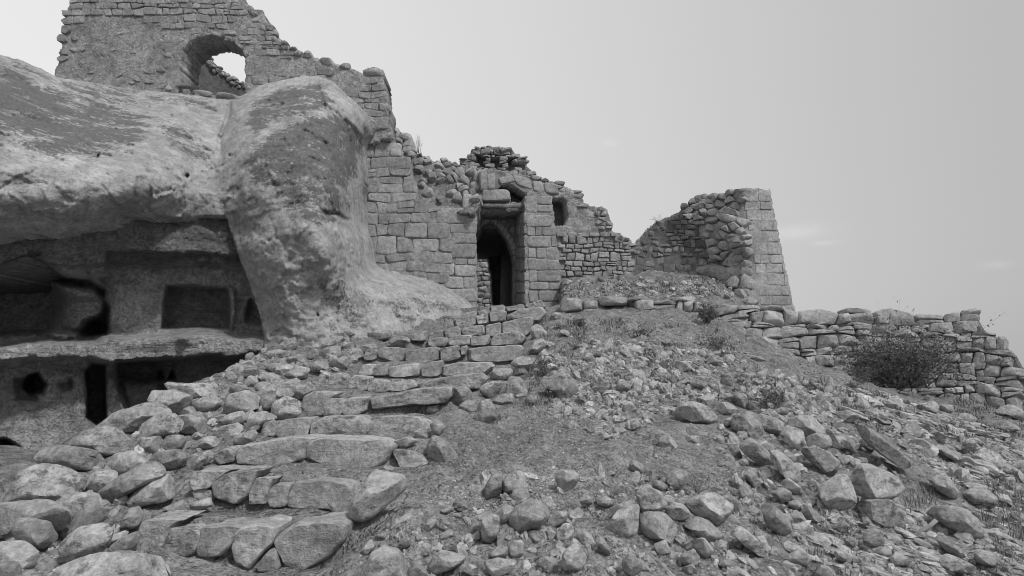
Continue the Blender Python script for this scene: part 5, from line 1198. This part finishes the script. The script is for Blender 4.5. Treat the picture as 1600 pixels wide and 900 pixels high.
def bush(label, name, base, w, h, ntw, nleaf, seed, leaf=.022, dens=1.0, twig_only=False, bare=.25):
    rg = np.random.default_rng(seed); o = empty(name, tuple(float(v) for v in base)); tag(o, label, "bush" if not twig_only else "twigs")
    mb = MB(); lb = MB(); LV, LF = [], []
    tips = []
    lob = rg.uniform(0, 6.28, 3)
    for i in range(ntw):
        a = rg.uniform(0, 6.283); e = rg.uniform(.15, 1.0); kz = 1 + .28 * math.sin(2 * a + lob[0]) + .22 * math.sin(3 * a + lob[1]); d = np.array([math.cos(a) * w * .5 * e * kz, math.sin(a) * w * .4 * e, h * rg.uniform(.35, 1.0) * (1 - .4 * e * e) * (.75 + .35 * kz)])
        p0 = np.array(base) + np.array([rg.normal(0, w * .07), rg.normal(0, w * .07), -.03]); mid = p0 + d * .5 + np.array([0, 0, h * .12]) + rg.normal(0, .05 * w, 3); p2 = p0 + d + rg.normal(0, .04 * w, 3)
        pts = [p0, p0 + (mid - p0) * .5 + rg.normal(0, .015 * w, 3), mid, mid + (p2 - mid) * .5 + rg.normal(0, .02 * w, 3), p2]
        tube(mb, pts, [.006 * h + .002, .005 * h + .0015, .004 * h + .001, .003 * h + .001, .002], 4, rg.uniform(-.4, .3))
        for _ in range(4):
            t = rg.uniform(.35, 1); k = min(3, int(t * 4)); q0 = pts[k] + (pts[k + 1] - pts[k]) * (t * 4 - k); q1 = q0 + rg.normal(0, .10 * w, 3) + np.array([0, 0, .03 * h]); q1[2] = max(q1[2], base[2] + .02)
            tube(mb, [q0, (q0 + q1) / 2 + rg.normal(0, .01 * w, 3), q1], [.003, .002, .0015], 3, rg.uniform(-.4, .3)); tips.append((q0, q1))
    if not twig_only:
        for i in range(nleaf):
            q0, q1 = tips[int(len(tips) * rg.random() ** 1.6)]; p = q0 + (q1 - q0) * rg.uniform(.1, 1.1) + rg.normal(0, .022 * w, 3)
            u = rg.normal(0, 1, 3); u /= np.linalg.norm(u); v = np.cross(u, rg.normal(0, 1, 3)); v /= np.linalg.norm(v) + 1e-9; s = leaf * rg.uniform(.5, 1.3); k = len(LV)
            LV += [p - u * s, p + v * s * .45, p + u * s, p - v * s * .45]; LF.append((k, k + 1, k + 2, k + 3))
        lb.add(np.array(LV), LF, np.repeat(rg.normal(0, .35, nleaf), 4)); at(lb.build("foliage", M_LEAF), o)
    at(mb.build("twigs", M_TWIG if twig_only else M_LEAF), o)
    return o
def wp(px, py, Y): return P(px, py, Y)
b0 = np.array([wp(1408, 604, 13.3)]).reshape(3)
bush("wide dark thorny bush growing in front of the dry stone wall", "thorn_bush", b0, 3.0, 1.12, 130, 12000, 5, leaf=.026)
b1 = np.array(wp(1345, 590, 13.6)); bush("pale dry weed stalks at the left foot of the wide dark bush", "dry_weed", b1, .7, .75, 9, 0, 6, twig_only=True)
def spot(px, py):
    q = ground_point(px, py); return q if q is not None else P(px, py, 10)
bush("small dark round bush at the right end of the retaining wall", "small_bush", spot(1105, 503), .62, .42, 45, 1700, 7, leaf=.02)
for i, (px, py, w, h, n, lab) in enumerate(((1118, 545, .75, .28, 900, "low grey-green shrub on the dirt slope below the small round bush"), (905, 512, .4, .28, 350, "little dark plant under the first large block of the retaining wall"), (1000, 530, .6, .3, 500, "low dark shrub in the middle of the upper dirt slope"),
        (1210, 640, .9, .32, 800, "straggly shrub behind the boulders of the slope's shoulder"), (852, 590, .4, .3, 260, "dry shrub behind the boulders edging the middle steps"), (1345, 598, .5, .2, 250, "low tuft of scrub on the ridge left of the wide bush"), (1330, 606, .35, .15, 160, "small scrub cushion on the ridge above the long slabs"))):
    bush(lab, "low_shrub", spot(px, py), w, h, 22, n, 20 + i, leaf=.016)
bush("tangle of pale dry twigs above the tilted square-cut slab", "dry_twigs", spot(1082, 770), .42, .24, 22, 0, 41, twig_only=True)
bush("dry twigs hanging at the picture's lower right edge", "dry_twigs", spot(1592, 850), .5, .55, 10, 0, 42, twig_only=True)
bush("bare dry weeds against the sky on top of the rubble bank", "dry_weed", np.array(P(652, 238, float(D_bank(652, 238)))), .5, .55, 9, 0, 43, twig_only=True)
bush("faint dry grass stems on the sloping top of the tower's inner wall", "dry_weed", np.array(P(1026, 346, 18.8)), .6, .2, 7, 0, 44, twig_only=True)
# the dry stick
mb = MB(); s0 = [(1418, 845), (1428, 838), (1440, 829), (1452, 823), (1463, 812)]
pts = [];
for x, y in s0:
    d = pick(x, y, .05)[0]; pts.append(P(x, y, d))
Ym = np.mean([p[1] for p in pts]); pts = [P(x, y, Ym - .02 * i) for i, (x, y) in enumerate(s0)]
tube(mb, pts, [.014, .017, .018, .018, .02], 8, .35, 5, .006)
b_ = [P(x, y, Ym - .02) for x, y in ((1420, 843), (1417, 850), (1417, 858), (1413, 864), (1409, 867))]; tube(mb, b_, [.011, .01, .009, .008, .006], 6, .4, 6, .003)
b_ = [P(x, y, Ym - .02) for x, y in ((1418, 846), (1414, 838), (1408, 834))]; tube(mb, b_, [.01, .008, .005], 6, .4, 6, .003)
st_ = mb.build("dry_stick", M_TWIG); tag(st_, "pale forked dry stick lying across the stones at the lower right", "stick")
